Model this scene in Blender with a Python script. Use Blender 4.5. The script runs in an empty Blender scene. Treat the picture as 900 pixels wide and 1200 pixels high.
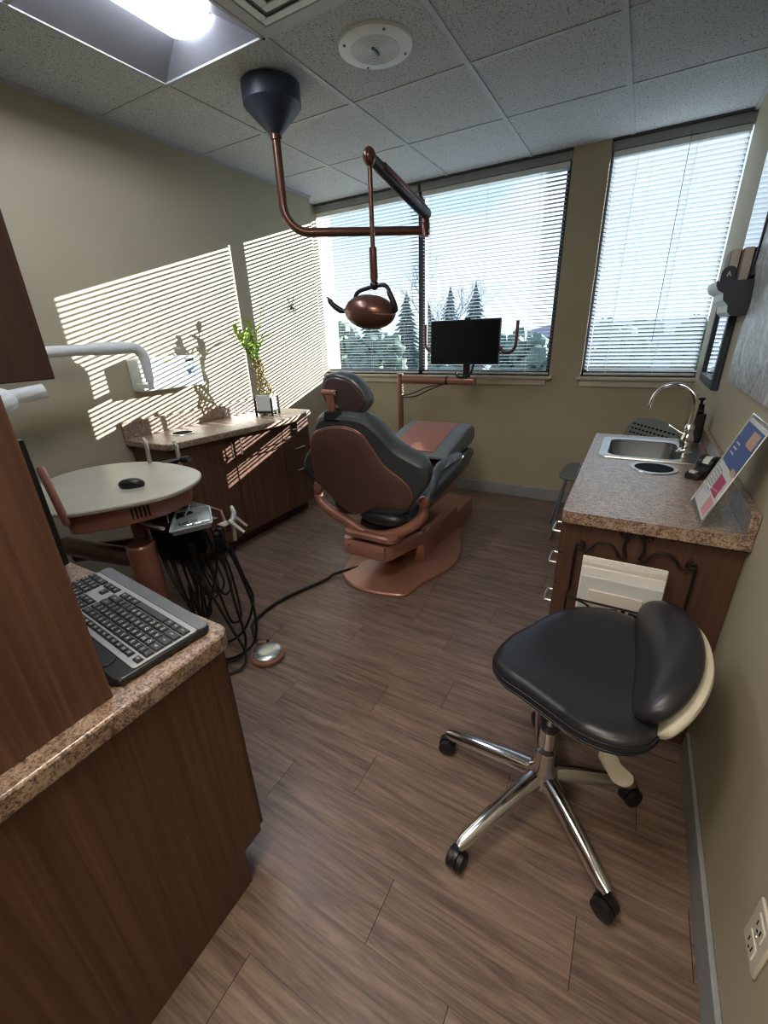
import bpy, bmesh, math, random
from mathutils import Vector, Matrix
R = math.radians
random.seed(7)
S = bpy.context.scene
COL = S.collection

# ------------------------------------------------------------ camera, world, sun, exposure
CAM_Z = 1.365
cd = bpy.data.cameras.new('camera'); cam = bpy.data.objects.new('camera', cd); COL.objects.link(cam)
cam.location = (0, 0, CAM_Z); cam.rotation_euler = (R(67.2217), R(2.0048), R(29.4024))
cd.sensor_fit = 'HORIZONTAL'; cd.sensor_width = 36; cd.lens = 36*496.17/900; cd.clip_start = 0.02; cd.clip_end = 500
S.camera = cam
vs = S.view_settings
S.display_settings.display_device = 'sRGB'
vs.view_transform = 'Standard'; vs.look = 'None'; vs.gamma = 1.0; vs.use_curve_mapping = False; vs.exposure = 1.15
try:
    S.cycles.use_denoising = True; S.cycles.denoising_prefilter = 'ACCURATE'; S.cycles.filter_width = 1.2
    S.cycles.max_bounces = 10; S.cycles.diffuse_bounces = 6; S.cycles.glossy_bounces = 5
    S.cycles.transparent_max_bounces = 24; S.cycles.transmission_bounces = 8
    S.cycles.sample_clamp_indirect = 6.0
    S.cycles.caustics_reflective = False; S.cycles.caustics_refractive = False
except Exception: pass

W = bpy.data.worlds.new('sky'); S.world = W; W.use_nodes = True
nt = W.node_tree; nt.nodes.clear()
wo = nt.nodes.new('ShaderNodeOutputWorld'); bg = nt.nodes.new('ShaderNodeBackground')
tc = nt.nodes.new('ShaderNodeTexCoord'); sp = nt.nodes.new('ShaderNodeSeparateXYZ'); cr = nt.nodes.new('ShaderNodeValToRGB')
nt.links.new(tc.outputs['Generated'], sp.inputs[0]); nt.links.new(sp.outputs['Z'], cr.inputs[0])
e = cr.color_ramp.elements
e[0].position = 0.0; e[0].color = (0.74, 0.89, 1.0, 1); e[1].position = 0.75; e[1].color = (0.17, 0.38, 0.72, 1)
k = e.new(0.12); k.color = (0.60, 0.80, 1.0, 1); k = e.new(0.35); k.color = (0.34, 0.60, 0.98, 1)
nz = nt.nodes.new('ShaderNodeTexNoise'); nz.inputs['Scale'].default_value = 2.2; nz.inputs['Detail'].default_value = 5
mp = nt.nodes.new('ShaderNodeMapping'); mp.inputs['Scale'].default_value = (1, 1, 3.0)
nt.links.new(tc.outputs['Generated'], mp.inputs[0]); nt.links.new(mp.outputs[0], nz.inputs['Vector'])
cr2 = nt.nodes.new('ShaderNodeValToRGB'); cr2.color_ramp.elements[0].position = .5; cr2.color_ramp.elements[1].position = .68
nt.links.new(nz.outputs[0], cr2.inputs[0])
mx = nt.nodes.new('ShaderNodeMix'); mx.data_type = 'RGBA'; mx.inputs[7].default_value = (0.95, 0.98, 1, 1)
nt.links.new(cr2.outputs[0], mx.inputs[0]); nt.links.new(cr.outputs[0], mx.inputs[6])
nt.links.new(mx.outputs[2], bg.inputs[0]); nt.links.new(bg.outputs[0], wo.inputs[0]); bg.inputs[1].default_value = 0.74

def light(name, kind, energy, color, loc=(0, 0, 0), rot=None, dirv=None, **kw):
    l = bpy.data.lights.new(name, kind); l.energy = energy; l.color = color
    o = bpy.data.objects.new(name, l); COL.objects.link(o); o.location = loc
    if dirv is not None: o.rotation_euler = Vector(dirv).to_track_quat('-Z', 'Y').to_euler()
    if rot is not None: o.rotation_euler = rot
    for a, b in kw.items(): setattr(l, a, b)
    return o
light('sun', 'SUN', 10.5, (0.98, 1.0, 0.97), dirv=(-2.0, -2.60, -0.80), angle=R(0.18))
# added fill lamp behind the viewer, no fixture, standing in for corridor light
light('corridor_fill', 'AREA', 20, (1.0, 0.86, 0.68), loc=(-0.15, -1.2, 2.38), rot=(R(18), 0, 0), shape='RECTANGLE', size=1.1, size_y=0.9)
# sampling portals of the two window openings (they give no light of their own)
for px0, px1 in ((-2.72, -0.60), (-0.35, 0.40)):
    p = light('window_portal', 'AREA', 1, (1, 1, 1), loc=((px0+px1)/2, 3.87, 1.72), dirv=(0, -1, 0), shape='RECTANGLE', size=px1-px0, size_y=1.46)
    try: p.data.cycles.is_portal = True
    except Exception: pass

# ------------------------------------------------------------ materials
def lin(c):
    f = lambda v: (v/255/12.92) if v/255 <= 0.04045 else ((v/255+0.055)/1.055)**2.4
    return (f(c[0]), f(c[1]), f(c[2]), 1)
class Mat:
    def __init__(s, name):
        s.m = bpy.data.materials.new(name); s.m.use_nodes = True; s.n = s.m.node_tree.nodes; s.l = s.m.node_tree.links
        s.b = s.n['Principled BSDF']; s.tc = None
    def coord(s, scale=(1, 1, 1), rot=(0, 0, 0), which='Object'):
        if not s.tc: s.tc = s.n.new('ShaderNodeTexCoord')
        m = s.n.new('ShaderNodeMapping'); m.inputs['Scale'].default_value = scale; m.inputs['Rotation'].default_value = rot
        s.l.new(s.tc.outputs[which], m.inputs[0]); return m.outputs[0]
    def noise(s, vec, scale=5, detail=4, rough=.5, dist=0):
        x = s.n.new('ShaderNodeTexNoise'); x.inputs['Scale'].default_value = scale; x.inputs['Detail'].default_value = detail
        x.inputs['Roughness'].default_value = rough; x.inputs['Distortion'].default_value = dist
        s.l.new(vec, x.inputs['Vector']); return x.outputs[0]
    def ramp(s, fac, stops, const=False):
        x = s.n.new('ShaderNodeValToRGB'); el = x.color_ramp.elements
        if const: x.color_ramp.interpolation = 'CONSTANT'
        el[0].position, el[0].color = stops[0]; el[1].position, el[1].color = stops[-1]
        for p_, c_ in stops[1:-1]:
            q = el.new(p_); q.color = c_
        s.l.new(fac, x.inputs[0]); return x.outputs[0]
    def mix(s, fac, a, b, mode='MIX'):
        x = s.n.new('ShaderNodeMix'); x.data_type = 'RGBA'; x.blend_type = mode
        for i, v in ((0, fac), (6, a), (7, b)):
            if hasattr(v, 'links') or hasattr(v, 'is_linked'): s.l.new(v, x.inputs[i])
            else: x.inputs[i].default_value = v
        return x.outputs[2]
    def bump(s, h, strength=.2, dist=.01):
        x = s.n.new('ShaderNodeBump'); x.inputs['Strength'].default_value = strength; x.inputs['Distance'].default_value = dist
        s.l.new(h, x.inputs['Height']); s.l.new(x.outputs[0], s.b.inputs['Normal'])
def plain(name, rgb, rough=.5, metal=0, spec=.5, coat=0, var=.06, bump=0, bscale=200, **kw):
    M_ = Mat(name); b = M_.b
    c = lin(rgb); v = M_.coord()
    n = M_.noise(v, 9, 3)
    M_.l.new(M_.ramp(n, [(.3, tuple(x*(1-var) for x in c[:3])+(1,)), (.7, tuple(min(1, x*(1+var)) for x in c[:3])+(1,))]), b.inputs['Base Color'])
    b.inputs['Roughness'].default_value = rough; b.inputs['Metallic'].default_value = metal
    b.inputs['Specular IOR Level'].default_value = spec; b.inputs['Coat Weight'].default_value = coat
    if bump: M_.bump(M_.noise(M_.coord(), bscale, 3), bump, .002)
    return M_.m
def glass(name, tint=(1, 1, 1), ior=1.45, rough=0.0):
    M_ = Mat(name); n, l = M_.n, M_.l; n.remove(M_.b)
    t = n.new('ShaderNodeBsdfTransparent'); t.inputs[0].default_value = (*tint, 1)
    g = n.new('ShaderNodeBsdfGlossy'); g.inputs['Roughness'].default_value = rough
    f = n.new('ShaderNodeFresnel'); f.inputs[0].default_value = ior
    ge = n.new('ShaderNodeNewGeometry'); ma = n.new('ShaderNodeMath'); ma.operation = 'MULTIPLY_ADD'; ma.inputs[1].default_value = -1; ma.inputs[2].default_value = 1
    l.new(ge.outputs['Backfacing'], ma.inputs[0]); mu = n.new('ShaderNodeMath'); mu.operation = 'MULTIPLY'; l.new(f.outputs[0], mu.inputs[0]); l.new(ma.outputs[0], mu.inputs[1])
    mx = n.new('ShaderNodeMixShader'); l.new(mu.outputs[0], mx.inputs[0]); l.new(t.outputs[0], mx.inputs[1]); l.new(g.outputs[0], mx.inputs[2])
    l.new(mx.outputs[0], n['Material Output'].inputs[0]); return M_.m
def emit(name, rgb, strength):
    M_ = Mat(name); M_.b.inputs['Base Color'].default_value = lin(rgb); M_.b.inputs['Emission Color'].default_value = lin(rgb)
    M_.b.inputs['Emission Strength'].default_value = strength; return M_.m

def wall_mat():
    M_ = Mat('wall_paint'); v = M_.coord()
    n = M_.noise(v, 1.4, 4); c = M_.ramp(n, [(.3, lin((167, 159, 137))), (.7, lin((176, 168, 146)))])
    M_.l.new(c, M_.b.inputs['Base Color']); M_.b.inputs['Roughness'].default_value = .62; M_.b.inputs['Specular IOR Level'].default_value = .3
    M_.bump(M_.noise(M_.coord(), 140, 3), .12, .003); return M_.m
def ceil_mat():
    M_ = Mat('acoustic_tile'); v = M_.coord((1, 1.0, 1))
    a = M_.noise(M_.coord((1, 1, 1)), 150, 3, .6); b2 = M_.noise(M_.coord((1.6, .8, 1)), 70, 3, .7)
    base = M_.mix(.5, lin((186, 192, 196)), lin((194, 199, 202)))
    f1 = M_.ramp(a, [(.36, (0, 0, 0, 1)), (.45, (1, 1, 1, 1))]); f2 = M_.ramp(b2, [(.33, (0, 0, 0, 1)), (.42, (1, 1, 1, 1))])
    f = M_.mix(1.0, f1, f2, 'MULTIPLY')
    c = M_.mix(f, lin((112, 118, 122)), base)
    M_.l.new(c, M_.b.inputs['Base Color']); M_.b.inputs['Roughness'].default_value = .9
    M_.bump(f, .5, .003); return M_.m
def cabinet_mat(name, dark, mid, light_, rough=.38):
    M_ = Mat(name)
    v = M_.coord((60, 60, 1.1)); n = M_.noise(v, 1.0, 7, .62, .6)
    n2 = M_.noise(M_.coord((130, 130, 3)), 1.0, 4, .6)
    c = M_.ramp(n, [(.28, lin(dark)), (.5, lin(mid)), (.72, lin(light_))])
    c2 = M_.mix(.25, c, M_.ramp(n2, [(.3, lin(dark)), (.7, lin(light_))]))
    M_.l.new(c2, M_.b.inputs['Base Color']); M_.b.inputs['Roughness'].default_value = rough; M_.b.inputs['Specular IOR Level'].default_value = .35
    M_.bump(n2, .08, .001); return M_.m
def granite_mat():
    M_ = Mat('speckled_laminate')
    a = M_.noise(M_.coord(), 88, 8, .75, .5); b2 = M_.noise(M_.coord((1, 1.5, 1)), 30, 6, .7, .4); c3 = M_.noise(M_.coord(), 190, 4, .7)
    c = M_.ramp(a, [(.38, lin((34, 27, 25))), (.44, lin((88, 64, 52))), (.49, lin((140, 110, 90))), (.54, lin((198, 178, 152))), (.59, lin((124, 92, 76))), (.65, lin((52, 38, 34)))])
    d = M_.ramp(b2, [(.43, lin((54, 38, 33))), (.49, lin((134, 102, 84))), (.57, lin((186, 164, 142)))])
    m = M_.mix(M_.ramp(b2, [(.46, (.1, .1, .1, 1)), (.54, (.62, .62, .62, 1))]), c, d)
    sp_ = M_.ramp(c3, [(.42, (0, 0, 0, 1)), (.46, (1, 1, 1, 1))])
    m = M_.mix(sp_, lin((58, 46, 42)), m)
    M_.l.new(m, M_.b.inputs['Base Color']); M_.b.inputs['Roughness'].default_value = .36; M_.b.inputs['Specular IOR Level'].default_value = 1.0; M_.b.inputs['Coat Weight'].default_value = .4; M_.b.inputs['Coat Roughness'].default_value = .28
    M_.bump(a, .05, .001); return M_.m
def floor_mat():
    M_ = Mat('wood_plank')
    at = M_.n.new('ShaderNodeAttribute'); at.attribute_name = 'tone'
    va = M_.n.new('ShaderNodeVectorMath'); va.operation = 'MULTIPLY_ADD'
    M_.l.new(at.outputs['Color'], va.inputs[0]); va.inputs[1].default_value = (37, 11, 5)
    M_.l.new(M_.coord((1.6, 22, 1)), va.inputs[2]); v = va.outputs[0]
    n = M_.noise(v, 1.6, 8, .68, .9)
    vb = M_.n.new('ShaderNodeVectorMath'); vb.operation = 'MULTIPLY_ADD'
    M_.l.new(at.outputs['Color'], vb.inputs[0]); vb.inputs[1].default_value = (17, 31, 5)
    M_.l.new(M_.coord((5, 110, 1)), vb.inputs[2]); n2 = M_.noise(vb.outputs[0], 1.3, 5, .6)
    c = M_.ramp(n, [(.28, lin((66, 53, 47))), (.43, lin((108, 88, 77))), (.55, lin((140, 117, 103))), (.68, lin((162, 141, 125)))])
    c = M_.mix(.34, c, M_.ramp(n2, [(.32, lin((68, 55, 49))), (.68, lin((158, 138, 123)))]))
    hv = M_.n.new('ShaderNodeSeparateColor'); M_.l.new(at.outputs['Color'], hv.inputs[0])
    tn = M_.ramp(hv.outputs[0], [(0, (.78, .77, .77, 1)), (1, (.94, .93, .93, 1))])
    c = M_.mix(1.0, c, tn, 'MULTIPLY')
    M_.l.new(c, M_.b.inputs['Base Color'])
    M_.l.new(M_.ramp(n2, [(.3, (.30, .30, .30, 1)), (.7, (.46, .46, .46, 1))]), M_.b.inputs['Roughness'])
    M_.b.inputs['Specular IOR Level'].default_value = .5
    M_.bump(n2, .22, .002); return M_.m
def leafy(name, a, b_):
    M_ = Mat(name); n = M_.noise(M_.coord(), 3.5, 6, .7)
    M_.l.new(M_.ramp(n, [(.35, lin(a)), (.65, lin(b_))]), M_.b.inputs['Base Color']); M_.b.inputs['Roughness'].default_value = .8
    return M_.m
def slat_mat():
    M_ = Mat('blind_slat'); n, l = M_.n, M_.l
    M_.b.inputs['Base Color'].default_value = lin((180, 189, 198)); M_.b.inputs['Roughness'].default_value = .5
    t = n.new('ShaderNodeBsdfTranslucent'); t.inputs[0].default_value = lin((225, 232, 235)); mx = n.new('ShaderNodeMixShader'); mx.inputs[0].default_value = .08
    l.new(M_.b.outputs[0], mx.inputs[1]); l.new(t.outputs[0], mx.inputs[2]); l.new(mx.outputs[0], n['Material Output'].inputs[0]); return M_.m
def poster_mat():
    M_ = Mat('grey_artwork'); a = M_.noise(M_.coord((1, 1, 1)), 4.5, 6, .6, 3.0); b2 = M_.noise(M_.coord((1, .7, 1)), 26, 4, .6, 1.6)
    c = M_.ramp(a, [(.38, lin((84, 92, 98))), (.47, lin((186, 196, 202))), (.52, lin((124, 134, 140))), (.6, lin((205, 212, 216)))])
    c = M_.mix(.25, c, M_.ramp(b2, [(.35, lin((120, 126, 128))), (.65, lin((210, 214, 216)))]))
    M_.l.new(c, M_.b.inputs['Base Color']); M_.b.inputs['Roughness'].default_value = .35; return M_.m

m_wall = wall_mat(); m_ceil = ceil_mat(); m_floor = floor_mat(); m_gran = granite_mat()
m_seam = plain('plank_seam', (40, 30, 26), .8)
m_cab = cabinet_mat('walnut_laminate', (68, 46, 38), (92, 65, 52), (116, 85, 68))
m_cab2 = cabinet_mat('walnut_laminate_wall', (66, 46, 38), (80, 56, 46), (94, 68, 56))
m_base = plain('grey_baseboard', (142, 146, 150), .5)
m_white = plain('white_trim', (205, 205, 198), .5); m_sill = plain('cream_trim', (196, 192, 176), .5)
m_dframe = plain('bronze_window_frame', (62, 66, 74), .5)
m_grid = plain('ceiling_grid_metal', (168, 173, 176), .5)
m_slat = slat_mat(); m_glass = glass('window_glass'); m_clear = glass('clear_acrylic', (.95, .97, .98), ior=1.12)
m_lens = glass('clear_goggle', (.86, .88, .97), ior=1.35)
m_copper = plain('copper_enamel', (162, 114, 98), .32, .3, coat=.25); m_copper_d = plain('dark_copper_enamel', (104, 70, 60), .30, .5, coat=.3)
m_shell = plain('copper_shell', (112, 84, 80), .38, .25, coat=.15)
m_leather = plain('slate_upholstery', (66, 74, 80), .40, coat=.1, bump=.12, bscale=260)
m_leather_b = plain('black_upholstery', (34, 35, 40), .36, bump=.15, bscale=300)
m_rust = plain('copper_vinyl', (160, 104, 88), .5, bump=.1)
m_grey_v = plain('grey_vinyl', (112, 120, 122), .45, bump=.1)
m_black = plain('black_plastic', (24, 25, 28), .35); m_black_m = plain('black_matte', (24, 25, 27), .8, spec=.15)
m_navy = plain('navy_plastic', (44, 54, 70), .42)
m_screen = plain('dark_screen', (16, 20, 28), .18)
m_chrome = plain('chrome', (225, 226, 228), .12, 1.0); m_steel = plain('brushed_steel', (176, 178, 178), .28, 1.0)
m_nickel = plain('satin_nickel', (200, 198, 192), .3, .9)
m_lwhite = plain('white_plastic', (214, 220, 220), .4); m_cream = plain('cream_plastic', (208, 203, 186), .42)
m_offw = plain('putty_tabletop', (176, 174, 160), .3)
m_rubber = plain('black_rubber', (20, 20, 22), .5)
m_grey = plain('grey_plastic', (104, 108, 113), .45); m_key = plain('dark_key', (58, 60, 64), .4); m_keyw = plain('key_silver', (166, 171, 176), .35, .1)
m_legend = plain('white_print', (226, 228, 228), .5)
m_blue = plain('blue_print', (60, 88, 150), .4); m_magenta = plain('magenta_print', (186, 60, 96), .45); m_pink = plain('pink_print', (226, 150, 160), .45)
m_paper = plain('white_paper', (222, 220, 218), .6); m_paper2 = plain('ivory_paper', (204, 198, 190), .6); m_skin = plain('peach_print', (206, 160, 134), .5)
m_iron = plain('wrought_iron', (34, 27, 26), .5, .5)
m_mirror = plain('mirror_silver', (240, 242, 244), .02, 1.0, var=0)
m_bamboo = leafy('bamboo_green', (104, 140, 44), (150, 176, 66)); m_stalk = leafy('bamboo_stalk', (128, 112, 74), (160, 150, 96))
m_ever = leafy('hazy_evergreen_foliage', (56, 80, 76), (92, 118, 108)); m_bush = leafy('hazy_bush_foliage', (82, 104, 94), (122, 140, 120)); m_bark = plain('grey_bark', (112, 116, 120), .9)  # foliage paled and blued, distance haze is put into the colours
m_ground = leafy('hazy_lawn', (118, 130, 126), (150, 158, 152)); m_asph = plain('asphalt', (120, 124, 136), .9); m_house = plain('pale_siding', (150, 160, 186), .7); m_roof = plain('slate_roof', (92, 98, 116), .8)  # grass colours paled too, haze painted in
m_tray = plain('grey_tray', (172, 184, 190), .28, .15); m_tan = plain('tan_cover', (132, 118, 104), .6); m_gcover = plain('grey_cover', (128, 126, 122), .6)
m_art = poster_mat(); m_tube = emit('fluorescent_lens', (238, 242, 255), 8.0)
m_foil = plain('silver_disc', (205, 210, 210), .25, .8); m_mesh = plain('grey_seat_plastic', (104, 108, 108), .5)
m_dblue = plain('blue_print_light', (120, 170, 205), .5); m_amber = plain('amber_label', (222, 190, 130), .5)
m_shelf_lit = plain('window_lit_shelf_edge', (196, 208, 204), .4); m_frost = plain('frosted_label', (196, 200, 200), .5)

# ------------------------------------------------------------ mesh helpers
class B:
    """collects shapes in world coordinates"""
    def __init__(s): s.v = []; s.f = []; s.sm = []
    def add(s, vs_, fs, smooth=True):
        o = len(s.v); s.v += [tuple(v) for v in vs_]; s.f += [tuple(i+o for i in f) for f in fs]; s.sm += [smooth]*len(fs); return s
    def box(s, lo, hi):
        x0, y0, z0 = lo; x1, y1, z1 = hi
        v = [(x0, y0, z0), (x1, y0, z0), (x1, y1, z0), (x0, y1, z0), (x0, y0, z1), (x1, y0, z1), (x1, y1, z1), (x0, y1, z1)]
        return s.add(v, [(0, 3, 2, 1), (4, 5, 6, 7), (0, 1, 5, 4), (1, 2, 6, 5), (2, 3, 7, 6), (3, 0, 4, 7)], False)
    def obox(s, c, size, M_):
        hx, hy, hz = size[0]/2, size[1]/2, size[2]/2
        v = [Vector(c)+M_ @ Vector((a*hx, b*hy, d*hz)) for d in (-1, 1) for a, b in ((-1, -1), (1, -1), (1, 1), (-1, 1))]
        return s.add(v, [(0, 3, 2, 1), (4, 5, 6, 7), (0, 1, 5, 4), (1, 2, 6, 5), (2, 3, 7, 6), (3, 0, 4, 7)], False)
    def rings(s, rs, closed_caps=True, loop=False):
        n = len(rs[0]); v = [p for r in rs for p in r]; f = []
        m = len(rs)
        for i in range(m if loop else m-1):
            j = (i+1) % m
            for k_ in range(n): f.append((i*n+k_, i*n+(k_+1) % n, j*n+(k_+1) % n, j*n+k_))
        if closed_caps and not loop: f.append(tuple(range(n))[::-1]); f.append(tuple((m-1)*n+k_ for k_ in range(n)))
        return s.add(v, f)
    def tube(s, pts, r, seg=12, flat=1.0, up=None, caps=True, loop=False):
        P = [Vector(p) for p in pts]; n = len(P)
        rs = r if isinstance(r, (list, tuple)) else [r]*n
        T = []
        for i in range(n):
            a = P[(i-1) % n] if (i > 0 or loop) else P[i]; b = P[(i+1) % n] if (i < n-1 or loop) else P[i]
            T.append((b-a).normalized())
        N = Vector(up) if up else (Vector((0, 0, 1)) if abs(T[0].z) < .9 else Vector((1, 0, 0)))
        rings = []
        for i in range(n):
            N = (N-T[i]*N.dot(T[i]))
            N = N.normalized() if N.length > 1e-6 else T[i].orthogonal().normalized()
            Bn = T[i].cross(N)
            rings.append([P[i]+(N*math.cos(2*math.pi*k_/seg)*flat+Bn*math.sin(2*math.pi*k_/seg))*rs[i] for k_ in range(seg)])
        return s.rings(rings, caps, loop)
    def cyl(s, a, b, r0, r1=None, seg=24): return s.tube([a, b], [r0, r0 if r1 is None else r1], seg)
    def lathe(s, c, prof, seg=32, axis=(0, 0, 1)):
        q = Vector((0, 0, 1)).rotation_difference(Vector(axis)); C_ = Vector(c)
        rs = [[C_+q @ Vector((r*math.cos(2*math.pi*k_/seg), r*math.sin(2*math.pi*k_/seg), z)) for k_ in range(seg)] for r, z in prof]
        return s.rings(rs)
    def prism(s, poly, z0, z1, r=0):
        n = len(poly)
        if r:
            cx = sum(p[0] for p in poly)/n; cy = sum(p[1] for p in poly)/n
            g = lambda t: [(cx+(p[0]-cx)*t, cy+(p[1]-cy)*t) for p in poly]
            t = 1-r/max(1e-6, min(math.hypot(p[0]-cx, p[1]-cy) for p in poly))
            R_ = [[(x, y, z0) for x, y in g(t)], [(x, y, z0+r) for x, y in poly], [(x, y, z1-r) for x, y in poly], [(x, y, z1) for x, y in g(t)]]
            return s.rings(R_)
        return s.rings([[(x, y, z0) for x, y in poly], [(x, y, z1) for x, y in poly]])
    def puff(s, outline, O, U, V, prof):
        """outline (a,b) in the U,V plane at O; prof = [(scale, height along U x V)]"""
        U = Vector(U).normalized(); V = Vector(V).normalized(); N = U.cross(V); O = Vector(O)
        ca = sum(p[0] for p in outline)/len(outline); cb = sum(p[1] for p in outline)/len(outline)
        return s.rings([[O+U*(ca+(a-ca)*t)+V*(cb+(b-cb)*t)+N*h for a, b in outline] for t, h in prof])
    def ball(s, c, rad, seg=20, rot=None):
        if not isinstance(rad, (list, tuple)): rad = (rad,)*3
        rs = []
        for i in range(1, 12):
            a = math.pi*i/12
            ring = [Vector((rad[0]*math.sin(a)*math.cos(2*math.pi*k_/seg), rad[1]*math.sin(a)*math.sin(2*math.pi*k_/seg), -rad[2]*math.cos(a))) for k_ in range(seg)]
            rs.append([Vector(c)+((rot @ q) if rot else q) for q in ring])
        return s.rings(rs)
def smooth_closed(pts, n=4):
    """Catmull-Rom on a closed outline"""
    out = []; m = len(pts)
    for i in range(m):
        p0, p1, p2, p3 = [Vector((*pts[(i+j) % m], 0)[:3] if len(pts[0]) == 2 else pts[(i+j) % m]) for j in (-1, 0, 1, 2)]
        for k_ in range(n):
            t = k_/n
            q = .5*((2*p1)+(-p0+p2)*t+(2*p0-5*p1+4*p2-p3)*t*t+(-p0+3*p1-3*p2+p3)*t**3)
            out.append(tuple(q)[:len(pts[0])])
    return out
def smooth_open(pts, n=6):
    P = [Vector(p) for p in pts]; P = [2*P[0]-P[1]]+P+[2*P[-1]-P[-2]]; out = []
    for i in range(1, len(P)-2):
        p0, p1, p2, p3 = P[i-1:i+3]
        for k_ in range(n):
            t = k_/n; out.append(.5*((2*p1)+(-p0+p2)*t+(2*p0-5*p1+4*p2-p3)*t*t+(-p0+3*p1-3*p2+p3)*t**3))
    out.append(P[-2]); return out
def rrect(x0, y0, x1, y1, r, n=5):
    o = []
    for cx, cy, a in ((x1-r, y0+r, -90), (x1-r, y1-r, 0), (x0+r, y1-r, 90), (x0+r, y0+r, 180)):
        for k_ in range(n+1):
            t = R(a+90*k_/n); o.append((cx+r*math.cos(t), cy+r*math.sin(t)))
    return o
def rootmat(p):
    M_ = Matrix.Identity(4)
    while p is not None:
        M_ = Matrix.LocRotScale(p.location, p.rotation_euler, p.scale) @ M_; p = p.parent
    return M_
def obj(name, b, mat, parent=None, bevel=0, local=False, angle=35, label=None, segs=2):
    me = bpy.data.meshes.new(name)
    inv = Matrix.Identity(4) if (local or parent is None) else rootmat(parent).inverted()
    me.from_pydata([inv @ Vector(v) for v in b.v], [], b.f)
    me.validate()
    bm = bmesh.new(); bm.from_mesh(me); bmesh.ops.recalc_face_normals(bm, faces=bm.faces); bm.to_mesh(me); bm.free()
    for p in me.polygons: p.use_smooth = True
    try: me.set_sharp_from_angle(angle=R(angle))
    except Exception: pass
    if mat: me.materials.append(mat)
    o = bpy.data.objects.new(name, me); COL.objects.link(o); o.parent = parent
    if bevel:
        m = o.modifiers.new('bevel', 'BEVEL'); m.width = bevel; m.segments = segs; m.limit_method = 'ANGLE'; m.angle_limit = R(40)
        m.harden_normals = False
    if label: o['label'] = label
    return o
def tag(o, label, cat, group=None, kind=None):
    o['label'] = label; o['category'] = cat
    if group: o['group'] = group
    if kind: o['kind'] = kind
    return o
def thing(name, label, cat, loc=(0, 0, 0), rotz=0, group=None):
    o = bpy.data.objects.new(name, None); COL.objects.link(o); o.location = loc; o.rotation_euler = (0, 0, rotz); o.empty_display_size = .1
    return tag(o, label, cat, group)
def struct(name, b, mat, parent=None, **kw):
    o = obj(name, b, mat, parent, **kw)
    if parent is None: o['kind'] = 'structure'
    return o
def copy_tree(o, parent=None):
    c = o.copy(); COL.objects.link(c); c.parent = parent
    for ch in o.children: copy_tree(ch, c)
    return c

# ------------------------------------------------------------ the room
XL, XR, YB, ZC = -2.60, 0.355, 3.63, 2.44
YN = -0.20     # wall with the doorway behind the viewer
# floor: planks run along x
rng = random.Random(3)
verts = []; faces = []; tones = []
known = {.13: -.583, .279: -.133, .427: -.348, .576: .092, .724: -.575, .873: -1.056, 1.022: -.692, 1.171: -.456, 1.32: -1.0, 1.469: -.572, 1.767: -.44}
y = .13-.1487*12; pitch = .1487; g = .0009
while y < YB+.1:
    off = None
    for a, b_ in known.items():
        if abs(a-y) < .03: off = b_
    if off is None: off = rng.uniform(-.9, 0)
    x = off-.91*5
    while x < .45:
        x0, x1, y0, y1 = max(x, -2.75)+g, min(x+.91, .45)-g, y+.0003, y+pitch-.0003
        if x1 > x0+.01:
            i = len(verts); verts += [(x0, y0, 0), (x1, y0, 0), (x1, y1, 0), (x0, y1, 0)]; faces.append((i, i+1, i+2, i+3)); tones.append((rng.random(), rng.random(), rng.random(), 1))
        x += .91
    y += pitch
i = len(verts); verts += [(-2.8, -2.6, -.004), (.9, -2.6, -.004), (.9, YB+.1, -.004), (-2.8, YB+.1, -.004), (-2.8, -2.6, -.12), (.9, -2.6, -.12), (.9, YB+.1, -.12), (-2.8, YB+.1, -.12)]
slab = [(i, i+1, i+2, i+3), (i+4, i+7, i+6, i+5), (i, i+4, i+5, i+1), (i+1, i+5, i+6, i+2), (i+2, i+6, i+7, i+3), (i+3, i+7, i+4, i)]
me = bpy.data.meshes.new('floor'); me.from_pydata(verts, [], faces+slab); me.materials.append(m_floor); me.materials.append(m_seam)
ca = me.color_attributes.new('tone', 'FLOAT_COLOR', 'CORNER')
for p in me.polygons:
    if p.index < len(faces):
        for li in p.loop_indices: ca.data[li].color = tones[p.index]
    else: p.material_index = 1
fl = bpy.data.objects.new('floor', me); COL.objects.link(fl); fl['kind'] = 'structure'

LX0, LX1, LY0, LY1 = -2.065, -1.46, 0.51, 1.73     # light opening
DX0, DX1, DY0, DY1 = -1.45, -.865, 1.125, 1.72
b = B()
for lo, hi in (((-2.8, -2.6), (LX0, YB+.3)), ((LX0, -2.6), (LX1, LY0)), ((LX0, LY1), (LX1, YB+.3)), ((LX1, -2.6), (.9, YB+.3))):
    b.box((lo[0], lo[1], ZC), (hi[0], hi[1], ZC+.03))
struct('ceiling', b, m_ceil)
b = B()
for x in (-.25, -.855, -1.46, -2.065): b.box((x-.012, YN, ZC-.004), (x+.012, YB, ZC+.002))
for y in (-.115, .5, 1.115, 1.73, 2.345, 2.96):
    b.box((XL, y-.009, ZC-.003), (XR, y+.009, ZC+.001))
struct('trim_1', b, m_grid); bpy.data.objects['trim_1']['label'] = 'painted metal grid between the ceiling tiles'
b = B().box((XL, YN, ZC-.012), (XL+.02, 3.42, ZC)).box((XR-.02, YN, ZC-.012), (XR, YB, ZC))
struct('trim_2', b, m_grid)

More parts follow.
